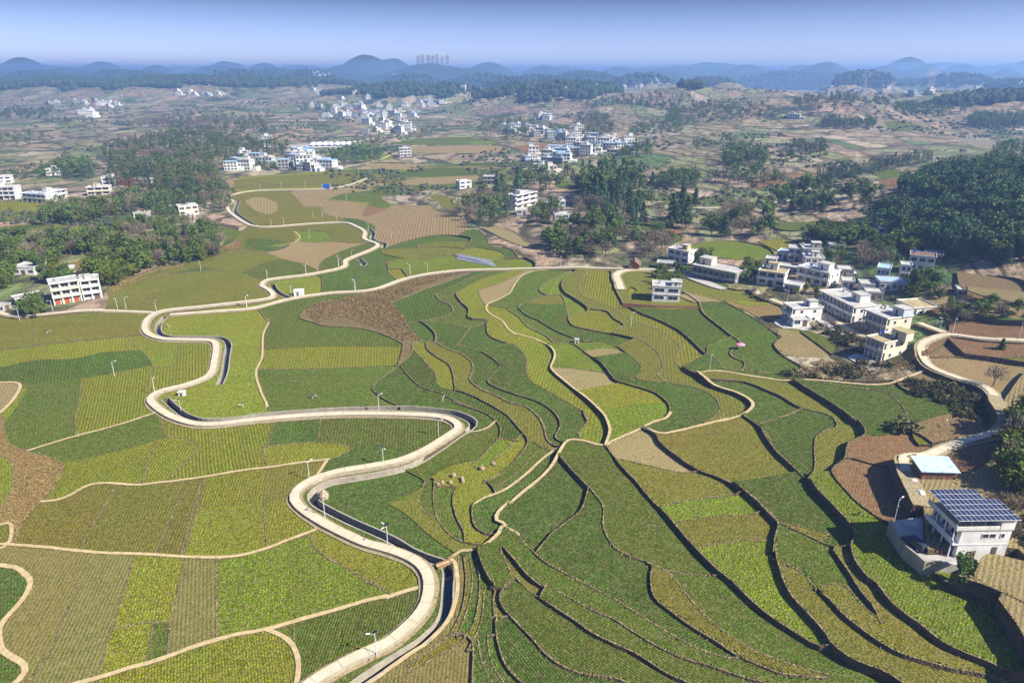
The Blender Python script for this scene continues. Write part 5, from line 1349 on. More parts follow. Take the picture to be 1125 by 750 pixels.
CL = [  # polygon-ish boxes u0,v0,u1,v1, count, group
    (240, 184, 275, 188, 5, 'left end of the village below the dark wooded ridge'), (258, 176, 288, 181, 5, 'upper left of the village below the dark wooded ridge'),
    (304, 184, 352, 189, 11, 'front row of the village beside the white greenhouse roofs'), (310, 174, 362, 180, 8, 'back row of the village beside the white greenhouse roofs'), (285, 160, 296, 163, 1, 'lone cream block on the rise above the village'),
    (330, 116, 458, 124, 20, 'far edge of the large distant town'), (350, 124, 452, 134, 24, 'middle rows of the large distant town'), (396, 134, 452, 148, 18, 'near rows of the large distant town'), (455, 112, 490, 120, 9, 'right fringe of the large distant town'),
    (545, 140, 590, 152, 10, 'left end of the village strung along the slope'), (575, 148, 612, 154, 8, 'middle of the village strung along the slope'), (605, 146, 672, 158, 12, 'yellowish houses of the village strung along the slope'), (612, 158, 690, 174, 18, 'lower right of the village strung along the slope'),
    (574, 168, 614, 180, 12, 'lower left of the village strung along the slope'), (586, 127, 607, 134, 5, 'small hamlet above the village on the slope'),
    (50, 112, 130, 117, 12, 'far hamlet behind the pale fields'), (78, 124, 108, 131, 6, 'white houses on the pale fields'), (110, 118, 125, 120, 2, 'yellow blocks behind the pale fields'), (190, 102, 250, 105, 12, 'distant line of white roofs behind the dark ridge'), (330, 186, 345, 189, 2, 'village front'),
    (580, 185, 600, 198, 4, 'houses just behind the tall cedars'), (668, 95, 720, 99, 10, 'distant hamlet between the far hills'), (1000, 104, 1020, 107, 4, 'distant hamlet below the pylons'), (1060, 90, 1125, 98, 12, 'distant hamlet at the right edge'), (300, 82, 360, 84, 10, 'distant town on the skyline left'), (860, 130, 870, 132, 1, 'lone shed on the brown slope'),
    (430, 82, 436, 84, 2, 'skyline village'), (500, 96, 560, 99, 5, 'scattered hamlet behind the second wood'), (560, 90, 720, 103, 14, 'distant thin scatter between the far hills'), (880, 94, 1120, 106, 12, 'distant thin scatter on the right horizon'), (0, 88, 200, 98, 8, 'distant thin scatter on the left horizon'), (300, 96, 480, 110, 10, 'distant thin scatter beyond the large town')]
r3 = random.Random(5); nf_ = 0
for (u0, v0, u1, v1, cnt, gl) in CL:
    for k in range(cnt):
        u, v = r3.uniform(u0, u1), r3.uniform(v0, v1)
        p = hit(u, v)
        if p.y > 5500: p = Vector((*at_z(u, v, 10), 10))
        kk = r3.randrange(12)
        o = bpy.data.objects.new('village_house', FMESH[kk]); COL.objects.link(o)
        o.location = (p.x, p.y, p.z); o.rotation_euler = (0, 0, R(r3.choice((-12, 4, 18, -25)) + r3.uniform(-6, 6)))
        sc_ = r3.uniform(.85, 1.1); o.scale = (sc_,) * 3
        tag(o, ('small pale house at the ' if not gl.startswith(('small', 'scattered', 'skyline', 'yellow', 'white', 'yellowish', 'houses', 'far hamlet', 'distant', 'middle', 'lone')) else 'pale house, ') + gl, 'house', 'houses: ' + gl if cnt > 1 else None)
# high-rise town on the skyline
for (ua, ub, vt) in ((457, 461, 61), (462, 466, 60), (468, 472, 60), (473, 477, 60.5), (478, 482, 60), (484, 487, 62), (489, 493.5, 60.5)):
    D_ = 4600; r_a, r_b = ray(ua, vt), ray(ub, vt); x0_, x1_ = r_a.x * D_ / r_a.y, r_b.x * D_ / r_b.y; zt = H + r_a.z * D_ / r_a.y
    o = MB(); w_ = x1_ - x0_; o.box(0, w_, 0, 18, 0, zt - 10, 0); o.box(w_ * .3, w_ * .7, 5, 13, zt - 9.99, zt - 5, 1)
    for s in range(2, int((zt - 12) / 3.4), 1): o.box(w_ * .06, w_ * .94, -.2, .05, s * 3.4 + .8, s * 3.4 + 2.3, 2)
    q = o.build('tower_block', [M['white_wall'], M['roof_slab'], M['glass']]); q.location = (x0_, D_, 10)
    tag(q, 'pale high-rise block in the row on the skyline', 'tower block', 'high-rise blocks on the skyline')
# white greenhouses behind the middle-left village
for i, (ua, ub, vv) in enumerate(((338, 392, 162.5), (322, 345, 166))):
    A3, B3 = (ua, vv), (ub, vv - 1.0); o_, d_, l_ = frame_of(A3, B3)
    rt = empty('greenhouse', o_, math.atan2(d_.y, d_.x)); tag(rt, ('long white greenhouse roofs behind the dark trees', 'smaller pale blue greenhouse left of the long white one')[i], 'greenhouse')
    nb_ = max(2, int(l_ / 7)); mb = MB(); yl = 46 if i == 0 else 30
    for k in range(nb_):
        xa = k * l_ / nb_; xw = l_ / nb_
        pr = [(xa + xw * (.5 - .5 * math.cos(t)), 1.6 + 1.7 * math.sin(t)) for t in [math.pi * q / 6 for q in range(7)]]
        for q in range(6): mb.quad([(pr[q][0], 0, pr[q][1]), (pr[q + 1][0], 0, pr[q + 1][1]), (pr[q + 1][0], yl, pr[q + 1][1]), (pr[q][0], yl, pr[q][1])])
    mb.build('roof', M['white_paint'] if i == 0 else M['sheet_roof'], rt)
    MB().box(0.02, l_ - .02, .05, yl - .05, -3, 1.55).build('wall', M['frame'], rt)
# ------------------------------------------------------------------ trees
def leaf_mat(name, c1, c2, c3, tr=.12):
    b = NB(name); P = b.pos()
    oi = b.n('ObjectInfo')
    n1 = b.noise(.9, 3, P)
    c = b.ramp(n1, [(.3, c1), (.5, c2), (.72, c3)])
    hv = b.n('HueSaturation'); b.set(hv.inputs['Color'], c)
    b.set(hv.inputs['Value'], b.mr(oi.outputs['Random'], 0, 1, .72, 1.3)); b.set(hv.inputs['Hue'], b.mr(oi.outputs['Random'], 0, 1, .48, .515))
    b.col(hv.outputs[0]); b.b.inputs['Roughness'].default_value = .8; b.b.inputs['Specular IOR Level'].default_value = .15
    tl = b.n('BsdfTranslucent'); b.set(tl.inputs[0], hv.outputs[0]); mx = b.n('MixShader'); mx.inputs[0].default_value = tr
    b.t.links.new(b.b.outputs[0], mx.inputs[1]); b.t.links.new(tl.outputs[0], mx.inputs[2]); b.t.links.new(mx.outputs[0], b.t.nodes['Material Output'].inputs[0])
    return b.m
M['cedar'] = leaf_mat('cedar_needles', (.034, .072, .034), (.058, .108, .042), (.120, .160, .055))
M['broad'] = leaf_mat('evergreen_leaves', (.050, .088, .020), (.090, .140, .030), (.180, .205, .055))
M['bamboo'] = leaf_mat('bamboo_leaves', (.055, .095, .012), (.115, .155, .020), (.230, .230, .040), .25)
M['bare'] = leaf_mat('bare_twigs', (.13, .10, .065), (.19, .15, .10), (.26, .21, .14), 0)
M['pine'] = leaf_mat('pine_needles', (.036, .078, .030), (.062, .115, .038), (.125, .165, .050))
M['brush'] = leaf_mat('brown_brush', (.13, .085, .035), (.21, .145, .06), (.30, .22, .10), 0)
M['shrub'] = leaf_mat('shrub_leaves', (.050, .065, .022), (.090, .090, .035), (.140, .110, .050))
M['red'] = leaf_mat('russet_leaves', (.12, .045, .02), (.17, .07, .03), (.20, .10, .05))
M['bark'] = simple('bark', (.06, .045, .035), (.13, .10, .08), 3, .03)
def quad_leaf(mb, c, s, r3, up=.0):
    n_ = Vector((r3.gauss(0, 1), r3.gauss(0, 1), r3.gauss(0, 1) + up)).normalized()
    a = n_.orthogonal().normalized(); a.rotate(Matrix.Rotation(r3.uniform(0, 6.28), 3, n_)); b_ = n_.cross(a)
    a *= s * r3.uniform(.6, 1.2); b_ *= s * r3.uniform(.4, .9)
    mb.quad([c - a, c - b_ * .8, c + a, c + b_])
def crown_mesh(kind, seed, nleaf):
    r3 = random.Random(seed); mb = MB()
    if kind == 'cedar':                     # unit height 1 -> scaled; build at 16 m
        Hh = 16; lean = r3.uniform(-.4, .4)
        for i in range(nleaf):
            t = r3.random() ** 1.25
            z = 2.6 + t * (Hh - 2.6)
            rad = (1 - t) ** .75 * 3.1 * (1 + .28 * math.sin(z * 2.6 + seed)) + .25
            a = r3.uniform(0, 6.283); rr_ = rad * (r3.random() ** .45)
            lobes = 1 + .25 * math.sin(3 * a + seed * 1.7 + z * .4)
            quad_leaf(mb, Vector((math.cos(a) * rr_ * lobes + lean * t, math.sin(a) * rr_ * lobes, z - rr_ * .18)), .62, r3, .8)
    elif kind in ('broad', 'red', 'pine'):
        cl = [(Vector((r3.gauss(0, 1.7), r3.gauss(0, 1.7), r3.uniform(4.2, 9.2))), r3.uniform(1.3, 2.5)) for _ in range(9)]
        for i in range(nleaf):
            c, R_ = r3.choice(cl); d = Vector((r3.gauss(0, 1), r3.gauss(0, 1), r3.gauss(0, .8))).normalized() * R_ * (r3.random() ** .33)
            quad_leaf(mb, c + d, .60, r3, .4)
    elif kind == 'bamboo':
        pl = []
        for _ in range(16):
            a = r3.uniform(0, 6.283); q = r3.uniform(.4, 2.8); pl.append((math.cos(a), math.sin(a), q, r3.uniform(5, 9.5)))
        for i in range(nleaf):
            cx, cy, q, hh = r3.choice(pl); t = r3.random() ** .7
            out = q * (.55 + .75 * t * t); z = hh * (.18 + .82 * t) - (out * .25 if t > .8 else 0)
            sp = .35 + .55 * (1 - abs(t - .6))
            quad_leaf(mb, Vector((cx * out + r3.gauss(0, sp), cy * out + r3.gauss(0, sp), z + r3.gauss(0, .35))), .62, r3, .2)
    elif kind == 'bare':
        for i in range(nleaf):
            a = r3.uniform(0, 6.283); ph = r3.uniform(.15, 1.35); l_ = r3.uniform(1.2, 4.4)
            p0 = Vector((math.cos(a) * math.cos(ph) * l_, math.sin(a) * math.cos(ph) * l_, 3.2 + math.sin(ph) * l_ * 1.25))
            d = (p0 - Vector((0, 0, 2.6))).normalized() + Vector((r3.gauss(0, .45), r3.gauss(0, .45), r3.gauss(.1, .35)))
            p1 = p0 + d.normalized() * r3.uniform(.7, 1.6); w_ = d.cross(Vector((r3.gauss(0, 1), r3.gauss(0, 1), r3.gauss(0, 1)))).normalized() * .085
            mb.quad([p0 - w_, p0 + w_, p1 + w_ * .5, p1 - w_ * .5])
    else:  # shrub
        for i in range(nleaf):
            a = r3.uniform(0, 6.283); ph = math.asin(r3.random()); rr_ = 1.5 * (r3.random() ** .35) * (1 + .3 * math.sin(a * 3 + seed))
            quad_leaf(mb, Vector((math.cos(a) * math.cos(ph) * rr_, math.sin(a) * math.cos(ph) * rr_, .15 + math.sin(ph) * rr_ * .95)), .32, r3, .3)
    return mb
def trunk_mb(kind, seed):
    r3 = random.Random(seed + 99); mb = MB()
    if kind == 'cedar': mb.tube((0, 0, -1.5), (0, 0, 15.5), .26, .04, 7)
    elif kind in ('broad', 'red', 'bare', 'pine'):
        mb.tube((0, 0, -1), (0, 0, 3.4), .24, .16, 7)
        for k in range(7 if kind == 'bare' else 5):
            a = k * 2.4 + r3.random(); q = r3.uniform(1.2, 2.4)
            mid = Vector((math.cos(a) * q * .5, math.sin(a) * q * .5, 4.6)); e = Vector((math.cos(a) * q, math.sin(a) * q, r3.uniform(5.6, 7.6)))
            mb.tube((0, 0, 2.6 + k * .1), mid, .13, .08, 5); mb.tube(mid, e, .08, .025, 5)
    elif kind == 'bamboo':
        for k in range(9):
            a = r3.uniform(0, 6.283); q = r3.uniform(.3, 1.6); mb.tube((math.cos(a) * q * .4, math.sin(a) * q * .4, -.8), (math.cos(a) * q, math.sin(a) * q, r3.uniform(4, 7)), .05, .03, 4)
    else:
        for k in range(5):
            a = k * 1.26; mb.tube((0, 0, -.4), (math.cos(a) * .8, math.sin(a) * .8, 1.0), .05, .02, 4)
    return mb
TK = {'cedar': ('cedar_tree', 'tree', 'bark'), 'broad': ('broadleaf_tree', 'tree', 'bark'), 'pine': ('pine_tree', 'tree', 'bark'), 'bamboo': ('bamboo_clump', 'bamboo', 'bamboo'), 'bare': ('bare_tree', 'tree', 'bark'), 'shrub': ('shrub', 'shrub', 'bark'), 'red': ('russet_tree', 'tree', 'bark')}
PROTO = {}
for kind, nl, nl2 in (('cedar', 820, 300), ('broad', 820, 300), ('pine', 820, 300), ('bamboo', 620, 260), ('bare', 420, 230), ('shrub', 190, 110), ('red', 560, 240)):
    for k in range(4):
        cm = crown_mesh(kind, k * 13 + 5, nl).mesh(TK[kind][0] + '_crown', [M[kind]])
        tm = trunk_mb(kind, k).mesh(TK[kind][0] + '_trunk', [M[TK[kind][2]]])
        lo = crown_mesh(kind, k * 13 + 5, nl2); t2 = trunk_mb(kind, k); n0 = len(lo.v)
        lo.v += t2.v; lo.f += [tuple(n0 + q for q in f) for f in t2.f]; lo.m += [1] * len(t2.f)
        # coarser far version with larger leaves
        PROTO[kind, k] = (cm, tm, lo.mesh(TK[kind][0], [M[kind], M[TK[kind][2]]]))
rt3 = random.Random(21)
NT = [0]
def plant(kind, p, hgt, label, group, parts=True):
    NT[0] += 1
    k = rt3.randrange(4); base = {'cedar': 16, 'broad': 10, 'pine': 10, 'bamboo': 9, 'bare': 8.5, 'shrub': 1.7, 'red': 10}[kind]
    s = hgt / base; nm, cat, _ = TK[kind]
    sx = s * rt3.uniform(.85, 1.2)
    if kind == 'cedar': sx = max(sx, s * 1.0)
    if parts:
        r_ = empty(nm, p, rt3.uniform(0, 6.28)); r_.scale = (sx, sx, s)
        for n_, me in (('crown', PROTO[kind, k][0]), ('trunk', PROTO[kind, k][1])):
            o = bpy.data.objects.new(n_, me); COL.objects.link(o); o.parent = r_
    else:
        r_ = bpy.data.objects.new(nm, PROTO[kind, k][2]); COL.objects.link(r_); r_.location = p; r_.rotation_euler = (0, 0, rt3.uniform(0, 6.28)); r_.scale = (sx, sx, s)
    tag(r_, label, cat, group)
    return r_
def wood(poly, count, mix, hr, label, group=None, parts=None, gap=0.0, avoid=None):
    """trees whose feet stand inside a photo polygon, spread evenly over the land"""
    W = np.array([tuple(hit(u, v))[:2] for u, v in poly]); lo_, hi_ = W.min(0), W.max(0)
    got, tries = [], 0
    area = abs(sum(W[i][0] * W[(i + 1) % len(W)][1] - W[(i + 1) % len(W)][0] * W[i][1] for i in range(len(W)))) / 2
    dmin = .72 * math.sqrt(area / max(count, 1))
    while len(got) < count and tries < 16000:
        tries += 1
        if tries % 1800 == 0: dmin *= .75
        p = np.array([rt3.uniform(lo_[0], hi_[0]), rt3.uniform(lo_[1], hi_[1])])
        if not inside([p], W)[0] or any((p[0] - q[0]) ** 2 + (p[1] - q[1]) ** 2 < dmin * dmin for q in got): continue
        if avoid is not None and inside([p], avoid)[0]: continue
        got.append(p)
    if parts is False and count >= 20:
        mats, V_, F_, I_ = [], [], [], []
        for p in got:
            kind = rt3.choice(mix); me = PROTO[kind, rt3.randrange(4)][2]
            base_ = {'cedar': 16, 'broad': 10, 'pine': 10, 'bamboo': 9, 'bare': 8.5, 'shrub': 1.7, 'red': 10}[kind]
            h_ = 1.04 * rt3.uniform(*hr) * {'shrub': .35, 'bare': .85, 'bamboo': .85}.get(kind, 1.0); s_3 = h_ / base_; a_3 = rt3.uniform(0, 6.28)
            co = np.empty(len(me.vertices) * 3); me.vertices.foreach_get('co', co); co = co.reshape(-1, 3) * s_3
            ca, sa = math.cos(a_3), math.sin(a_3)
            co = np.stack([co[:, 0] * ca - co[:, 1] * sa + p[0], co[:, 0] * sa + co[:, 1] * ca + p[1], co[:, 2] + gz(*p) - .1], 1)
            for m_3 in me.materials:
                if m_3 not in mats: mats.append(m_3)
            mi = [mats.index(m_3) for m_3 in me.materials]; n0 = len(V_)
            V_ += co.tolist(); F_ += [tuple(n0 + q for q in f.vertices) for f in me.polygons]; I_ += [mi[f.material_index] for f in me.polygons]
        me = bpy.data.meshes.new('woodland'); me.from_pydata(V_, [], F_)
        for m_3 in mats: me.materials.append(m_3)
        me.polygons.foreach_set('material_index', I_)
        tag(link('woodland', me), 'distant trees massed ' + label, kind='stuff'); return
    for p in got:
        kind = rt3.choice(mix)
        z = gz(*p); pr = parts if parts is not None else (p[1] < 430)
        h_ = 1.04 * rt3.uniform(*hr) * {'shrub': .35, 'bare': .85, 'bamboo': .85}.get(kind, 1.0)
        if kind == 'shrub' and hr[1] < 5: h_ = rt3.uniform(*hr)
        nmk = {'cedar': 'dark cedar', 'broad': 'evergreen tree', 'pine': 'dark pine', 'bamboo': 'yellow-green bamboo clump', 'bare': 'leafless brown tree', 'shrub': 'low shrub', 'red': 'russet-leaved tree'}[kind]
        plant(kind, (p[0], p[1], z - .1), h_, nmk + ' ' + label, nmk + 's ' + label, pr)
c_, b_2, m_, l2, s_ = 'cedar', 'broad', 'bamboo', 'bare', 'shrub'
# right wooded hill
wood([(955, 258), (975, 235), (1003, 208), (1030, 192), (1075, 190), (1150, 200), (1160, 296), (1100, 296), (1055, 290), (1015, 274), (985, 266)], 300, ['pine', 'pine', 'pine', c_, 'pine', m_], (9, 13), 'in the dense wood on the right hillside')
wood([(1085, 168), (1120, 165), (1150, 172), (1150, 182), (1095, 180)], 24, [b_2, c_], (9, 13), 'in the dark copse at the far right edge', parts=False)
# conifer rows on the brown slope
for (ua, va, ub, vb, n_) in ((897, 197, 948, 190, 18), (900, 200, 945, 194, 14), (948, 189, 1005, 176, 22), (960, 190, 1022, 178, 20)):
    for k in range(n_):
        t = k / (n_ - 1); p = hit(ua + (ub - ua) * t + rt3.uniform(-1, 1), va + (vb - va) * t + rt3.uniform(-.6, .6)); plant(c_, p, rt3.uniform(7, 10), 'young dark conifer planted in the rows across the brown slope', 'young conifers in rows across the brown slope', False)
# hamlet among the cedars
wood([(636, 218), (640, 205), (690, 202), (698, 214), (688, 228), (655, 232)], 40, [c_, c_, c_, b_2], (16, 24), 'in the tall stand in the middle of the cedar hamlet')
wood([(572, 196), (590, 193), (640, 198), (640, 210), (585, 212)], 22, [b_2, b_2, c_, l2], (8, 14), 'behind the three-storey house of the cedar hamlet')
wood([(511, 232), (528, 214), (552, 212), (560, 235), (556, 246), (515, 252)], 30, [b_2, c_, l2, l2, b_2], (9, 15), 'at the left end of the cedar hamlet')
wood([(575, 244), (595, 236), (610, 232), (612, 246), (600, 252)], 9, [b_2, l2, b_2], (8, 12), 'below the three-storey white house')
wood([(603, 276), (610, 258), (640, 248), (680, 250), (684, 270), (665, 284), (620, 284)], 44, [b_2, b_2, l2, l2, c_], (8, 13), 'in the brushy wood below the cedar hamlet')
wood([(622, 235), (640, 228), (690, 235), (700, 250), (650, 250)], 20, [b_2, l2, c_], (8, 13), 'between the blue houses of the cedar hamlet')
wood([(690, 225), (714, 222), (718, 228), (700, 232)], 8, [b_2, b_2], (8, 11), 'right of the cedar stand')
for u, v, h_ in ((546, 214, 19), (569, 210, 20), (551, 208, 13), (662, 232, 22), (690, 240, 20), (700, 236, 16)): plant(c_, hit(u, v), h_, 'tall pointed cedar standing by itself in the cedar hamlet', 'tall single cedars in the cedar hamlet')
# copses right of the hamlet
wood([(722, 208), (726, 200), (765, 198), (768, 207)], 26, [b_2, c_, b_2], (9, 13), 'in the dark copse above the grey lane')
for u, v, h_ in ((738, 249, 20), (748, 243, 22), (753, 251, 19), (742, 240, 15), (763, 228, 13), (704, 207, 12), (716, 205, 12), (706, 247, 14)): plant(c_, hit(u, v), h_, 'dark pointed cypress left of the pale hillside lane', 'pointed cypresses left of the hillside lane')
wood([(690, 262), (735, 254), (738, 262), (700, 268)], 14, [b_2, s_], (5, 8), 'in the low hedge left of the cypresses')
wood([(793, 203), (800, 186), (840, 186), (862, 200), (840, 208)], 26, [c_, b_2, l2, s_], (8, 15), 'around the dark tall trees above the lane')
wood([(776, 205), (780, 190), (805, 185), (805, 205)], 10, [b_2, s_, l2], (4, 8), 'in the scrub above the lane')
wood([(862, 234), (868, 222), (912, 222), (912, 236)], 22, [b_2, c_, b_2], (7, 10), 'in the row of pines just below the lane')
for u, v, h_ in ((862, 216, 9), (870, 217, 10), (883, 216, 14), (893, 214, 12), (910, 215, 11), (858, 226, 12), (933, 222, 12), (945, 216, 11), (950, 228, 13)): plant(b_2, hit(u, v), h_, 'dark pine standing along the hillside lane', 'dark pines along the hillside lane')
wood([(780, 262), (786, 245), (840, 240), (850, 256), (830, 264)], 16, [l2, c_, b_2, l2], (8, 13), 'on the green plots behind the village')
wood([(790, 248), (800, 232), (822, 232), (822, 246)], 12, [l2], (10, 12), 'in the large grey leafless clump below the lane')
wood([(710, 285), (716, 270), (735, 272), (735, 285)], 6, [l2], (8, 12), 'behind the old gabled barn')
wood([(716, 320), (722, 300), (748, 300), (750, 314), (735, 322)], 14, [m_, b_2, m_], (4, 6), 'left of the unfinished grey house')
wood([(758, 290), (775, 286), (780, 294), (760, 298)], 5, [b_2, c_], (5, 8), 'between the white houses at the bare tree')
wood([(815, 310), (820, 292), (832, 296), (830, 312)], 7, [m_, b_2], (5, 7), 'in the gap between the unfinished house and the mossy roof')
wood([(890, 268), (900, 256), (940, 258), (955, 268), (930, 274)], 26, [b_2, b_2, m_], (7, 10), 'in the dark grove behind the raised roof block')
wood([(940, 295), (950, 272), (975, 275), (985, 290), (960, 298)], 22, [l2, l2, b_2], (6, 9), 'in the brown thicket behind the blue houses')
wood([(978, 275), (984, 262), (1010, 262), (1020, 276), (1000, 284)], 18, [m_, b_2, m_], (8, 12), 'at the foot of the dark wooded hill')
wood([(998, 330), (1003, 310), (1030, 312), (1036, 330), (1018, 338)], 20, [b_2, m_, s_], (4, 8), 'in the bushes right of the yellow roofed house')
wood([(1036, 350), (1045, 330), (1090, 335), (1125, 345), (1135, 356), (1060, 356)], 34, [b_2, s_, s_, l2], (3, 5), 'in the scrub above the right-hand lane')
wood([(900, 293), (905, 283), (925, 286), (930, 296)], 6, [b_2, l2], (5, 8), 'by the power poles in the village')
wood([(866, 322), (880, 316), (905, 322), (895, 330)], 8, [s_, m_], (3, 5), 'in the little garden before the turquoise balcony house')
wood([(890, 372), (905, 352), (925, 366), (955, 380), (945, 392), (925, 378)], 20, [s_, l2, s_], (3, 6), 'in the brown hedge between the village yards')
wood([(818, 324), (830, 320), (850, 328), (845, 334)], 8, [s_, l2], (3, 5), 'on the bank below the unfinished house')
wood([(992, 420), (1030, 421), (1060, 430), (1080, 441), (1084, 456), (1060, 462), (1040, 444), (1005, 434)], 50, [s_], (1.0, 2.2), 'on the dark bank inside the bend of the right lane', group=None)
wood([(860, 412), (900, 402), (960, 400), (1008, 398), (1005, 408), (950, 414), (880, 416)], 24, [s_, s_, l2], (1.2, 2.4), 'on the rough bank below the village')
wood([(1098, 520), (1105, 480), (1115, 460), (1150, 455), (1150, 545), (1110, 540)], 26, [m_, m_, b_2, l2], (6, 9), 'at the right edge above the solar roof house')
wood([(1085, 560), (1100, 540), (1140, 560), (1140, 610), (1112, 600)], 14, [s_, l2, s_], (3, 6), 'on the bank behind the solar roof house')
plant(b_2, hit(1057, 640), 5.2, 'round dark bush tree in front of the solar roof house', None)
plant(c_, hit(1096, 397), 7.5, 'single dark conifer beside the right-hand lane', None)
plant(l2, hit(1091, 424), 6, 'single dark tree at the lane bend above the brown field', None)
plant(s_, hit(992, 472), 3.4, 'dark round bush at the end of the narrow terraces', None)
plant(s_, hit(1028, 612), 2.2, 'small dark shrub by the yard wall', None)
# left side
wood([(8, 305), (5, 285), (12, 272), (60, 268), (75, 284), (60, 292), (45, 300), (30, 292), (15, 296)], 44, [m_, m_, b_2, l2], (7, 11), 'in the wood behind the farmyard')
wood([(60, 270), (110, 268), (170, 268), (235, 262), (243, 272), (236, 284), (190, 292), (160, 290), (100, 280), (76, 282)], 150, [m_, l2, l2, b_2, c_], (8, 12), 'in the long wood above the valley lane')
wood([(98, 300), (112, 288), (165, 290), (160, 298), (140, 308), (118, 318), (105, 312)], 40, [m_, m_, m_, b_2], (8, 12), 'in the bright grove right of the cream farmhouse')
wood([(125, 258), (130, 248), (200, 244), (240, 248), (240, 262), (180, 262)], 40, [m_, b_2, l2], (6, 9), 'along the upper side of the long wood')
wood([(28, 352), (26, 342), (46, 340), (47, 348)], 9, [m_, m_, b_2], (6, 8), 'by the stable at the farm track')
wood([(44, 314), (44, 306), (78, 302), (76, 312)], 9, [m_, b_2], (6, 9), 'between the white house and the cream farmhouse')
wood([(-8, 322), (-8, 300), (12, 298), (16, 314)], 10, [m_, b_2], (7, 10), 'left of the white house at the left edge')
wood([(44, 247), (48, 236), (62, 230), (120, 226), (130, 240), (80, 248)], 40, [b_2, l2, b_2, m_], (8, 12), 'in the wood right of the upper left hamlet')
wood([(125, 236), (124, 222), (160, 222), (200, 225), (205, 236), (160, 240)], 40, [b_2, l2, c_], (9, 13), 'at the lower end of the dark ridge wood')
wood([(205, 222), (215, 205), (248, 210), (256, 226), (245, 236), (225, 234)], 40, [l2, b_2, c_, l2], (9, 13), 'at the right foot of the dark ridge wood')
plant('red', hit(142, 213), 12, 'russet-leaved tree beside the white house of the upper left hamlet', None)
wood([(120, 205), (125, 188), (170, 188), (235, 190), (240, 205), (205, 216), (160, 216)], 160, [c_, b_2, c_, l2], (11, 15), 'on the near side of the dark ridge', parts=False)
wood([(112, 175), (128, 160), (200, 150), (280, 158), (318, 164), (300, 172), (250, 186), (180, 186), (125, 182)], 260, [b_2, b_2, l2, c_], (9, 13), 'on the back of the dark ridge', parts=False)
wood([(64, 196), (66, 186), (100, 184), (102, 196)], 24, [c_, b_2], (11, 14), 'in the dark copse by the lone white house', parts=False)
wood([(40, 196), (44, 190), (62, 188), (62, 196)], 8, [b_2], (7, 10), 'left of the dark copse by the lone white house', parts=False)
wood([(-10, 162), (-10, 148), (25, 146), (50, 154), (50, 160)], 26, [b_2, l2], (8, 12), 'on the knoll at the left edge', parts=False)
wood([(44, 138), (48, 133), (82, 133), (80, 138)], 16, [b_2, c_], (8, 11), 'in front of the white houses on the pale fields', parts=False)
wood([(362, 181), (366, 172), (395, 168), (418, 170), (416, 180), (385, 183)], 34, [c_, b_2], (10, 14), 'in the dark grove by the long greenhouse', parts=False)
wood([(280, 188), (283, 182), (302, 182), (304, 188)], 8, [b_2], (6, 8), 'between the two rows of the ridge village', parts=False)
for (poly, n_, mx, hr_, lb) in (
    ([(330, 124), (335, 117), (360, 117), (365, 125)], 16, [b_2], (9, 12), 'at the left of the distant town'),
    ([(520, 150), (530, 138), (560, 135), (600, 140), (640, 146), (610, 150)], 80, [b_2, l2], (8, 12), 'above the village strung along the slope'),
    ([(635, 150), (645, 130), (665, 128), (675, 145), (665, 156)], 70, [b_2, l2], (9, 12), 'in the gully above the slope village'),
    ([(683, 174), (688, 166), (712, 164), (712, 174)], 14, [b_2, c_], (9, 12), 'in the small copse right of the slope village'),
    ([(790, 183), (800, 170), (815, 168), (842, 172), (840, 182)], 40, [c_, b_2], (9, 13), 'in the dark copse in the middle of the brown slope'),
    ([(860, 178), (870, 160), (905, 158), (908, 172), (885, 176)], 45, [s_, b_2], (6, 8), 'in the green thicket by the red field'),
    ([(730, 142), (740, 120), (800, 116), (860, 122), (850, 132), (780, 134)], 150, [b_2, l2, s_], (8, 11), 'on the scrubby knoll beyond the slope'),
    ([(640, 118), (650, 110), (720, 106), (760, 110), (740, 118), (690, 122)], 110, [b_2, c_], (9, 12), 'on the ridge beyond the slope village'),
    ([(870, 120), (885, 108), (940, 106), (975, 116), (950, 126), (900, 126)], 130, [b_2, l2, b_2], (8, 11), 'on the bluish knoll below the pylons'),
    ([(980, 128), (990, 116), (1050, 114), (1070, 122), (1040, 130)], 90, [b_2, c_], (8, 11), 'on the knoll right of the pylons'),
    ([(690, 150), (700, 138), (745, 136), (750, 146)], 60, [b_2, s_], (6, 9), 'on the scrubby slope above the slope village'),
    ([(1060, 140), (1070, 131), (1140, 130), (1140, 140)], 90, [c_, b_2], (10, 13), 'in the dark belt at the far right'),
    ([(150, 138), (190, 128), (280, 130), (300, 142), (230, 150)], 200, [l2, b_2, l2], (8, 11), 'over the crest of the dark ridge'),
    ([(0, 132), (10, 122), (60, 122), (50, 132)], 60, [b_2], (8, 11), 'on the low rise at the far left'),
    ([(900, 142), (905, 134), (960, 136), (960, 143)], 50, [b_2, c_], (8, 11), 'in the line of trees beyond the red field')):
    wood(poly, n_, mx, hr_, lb, parts=False)
print('trees', NT[0])
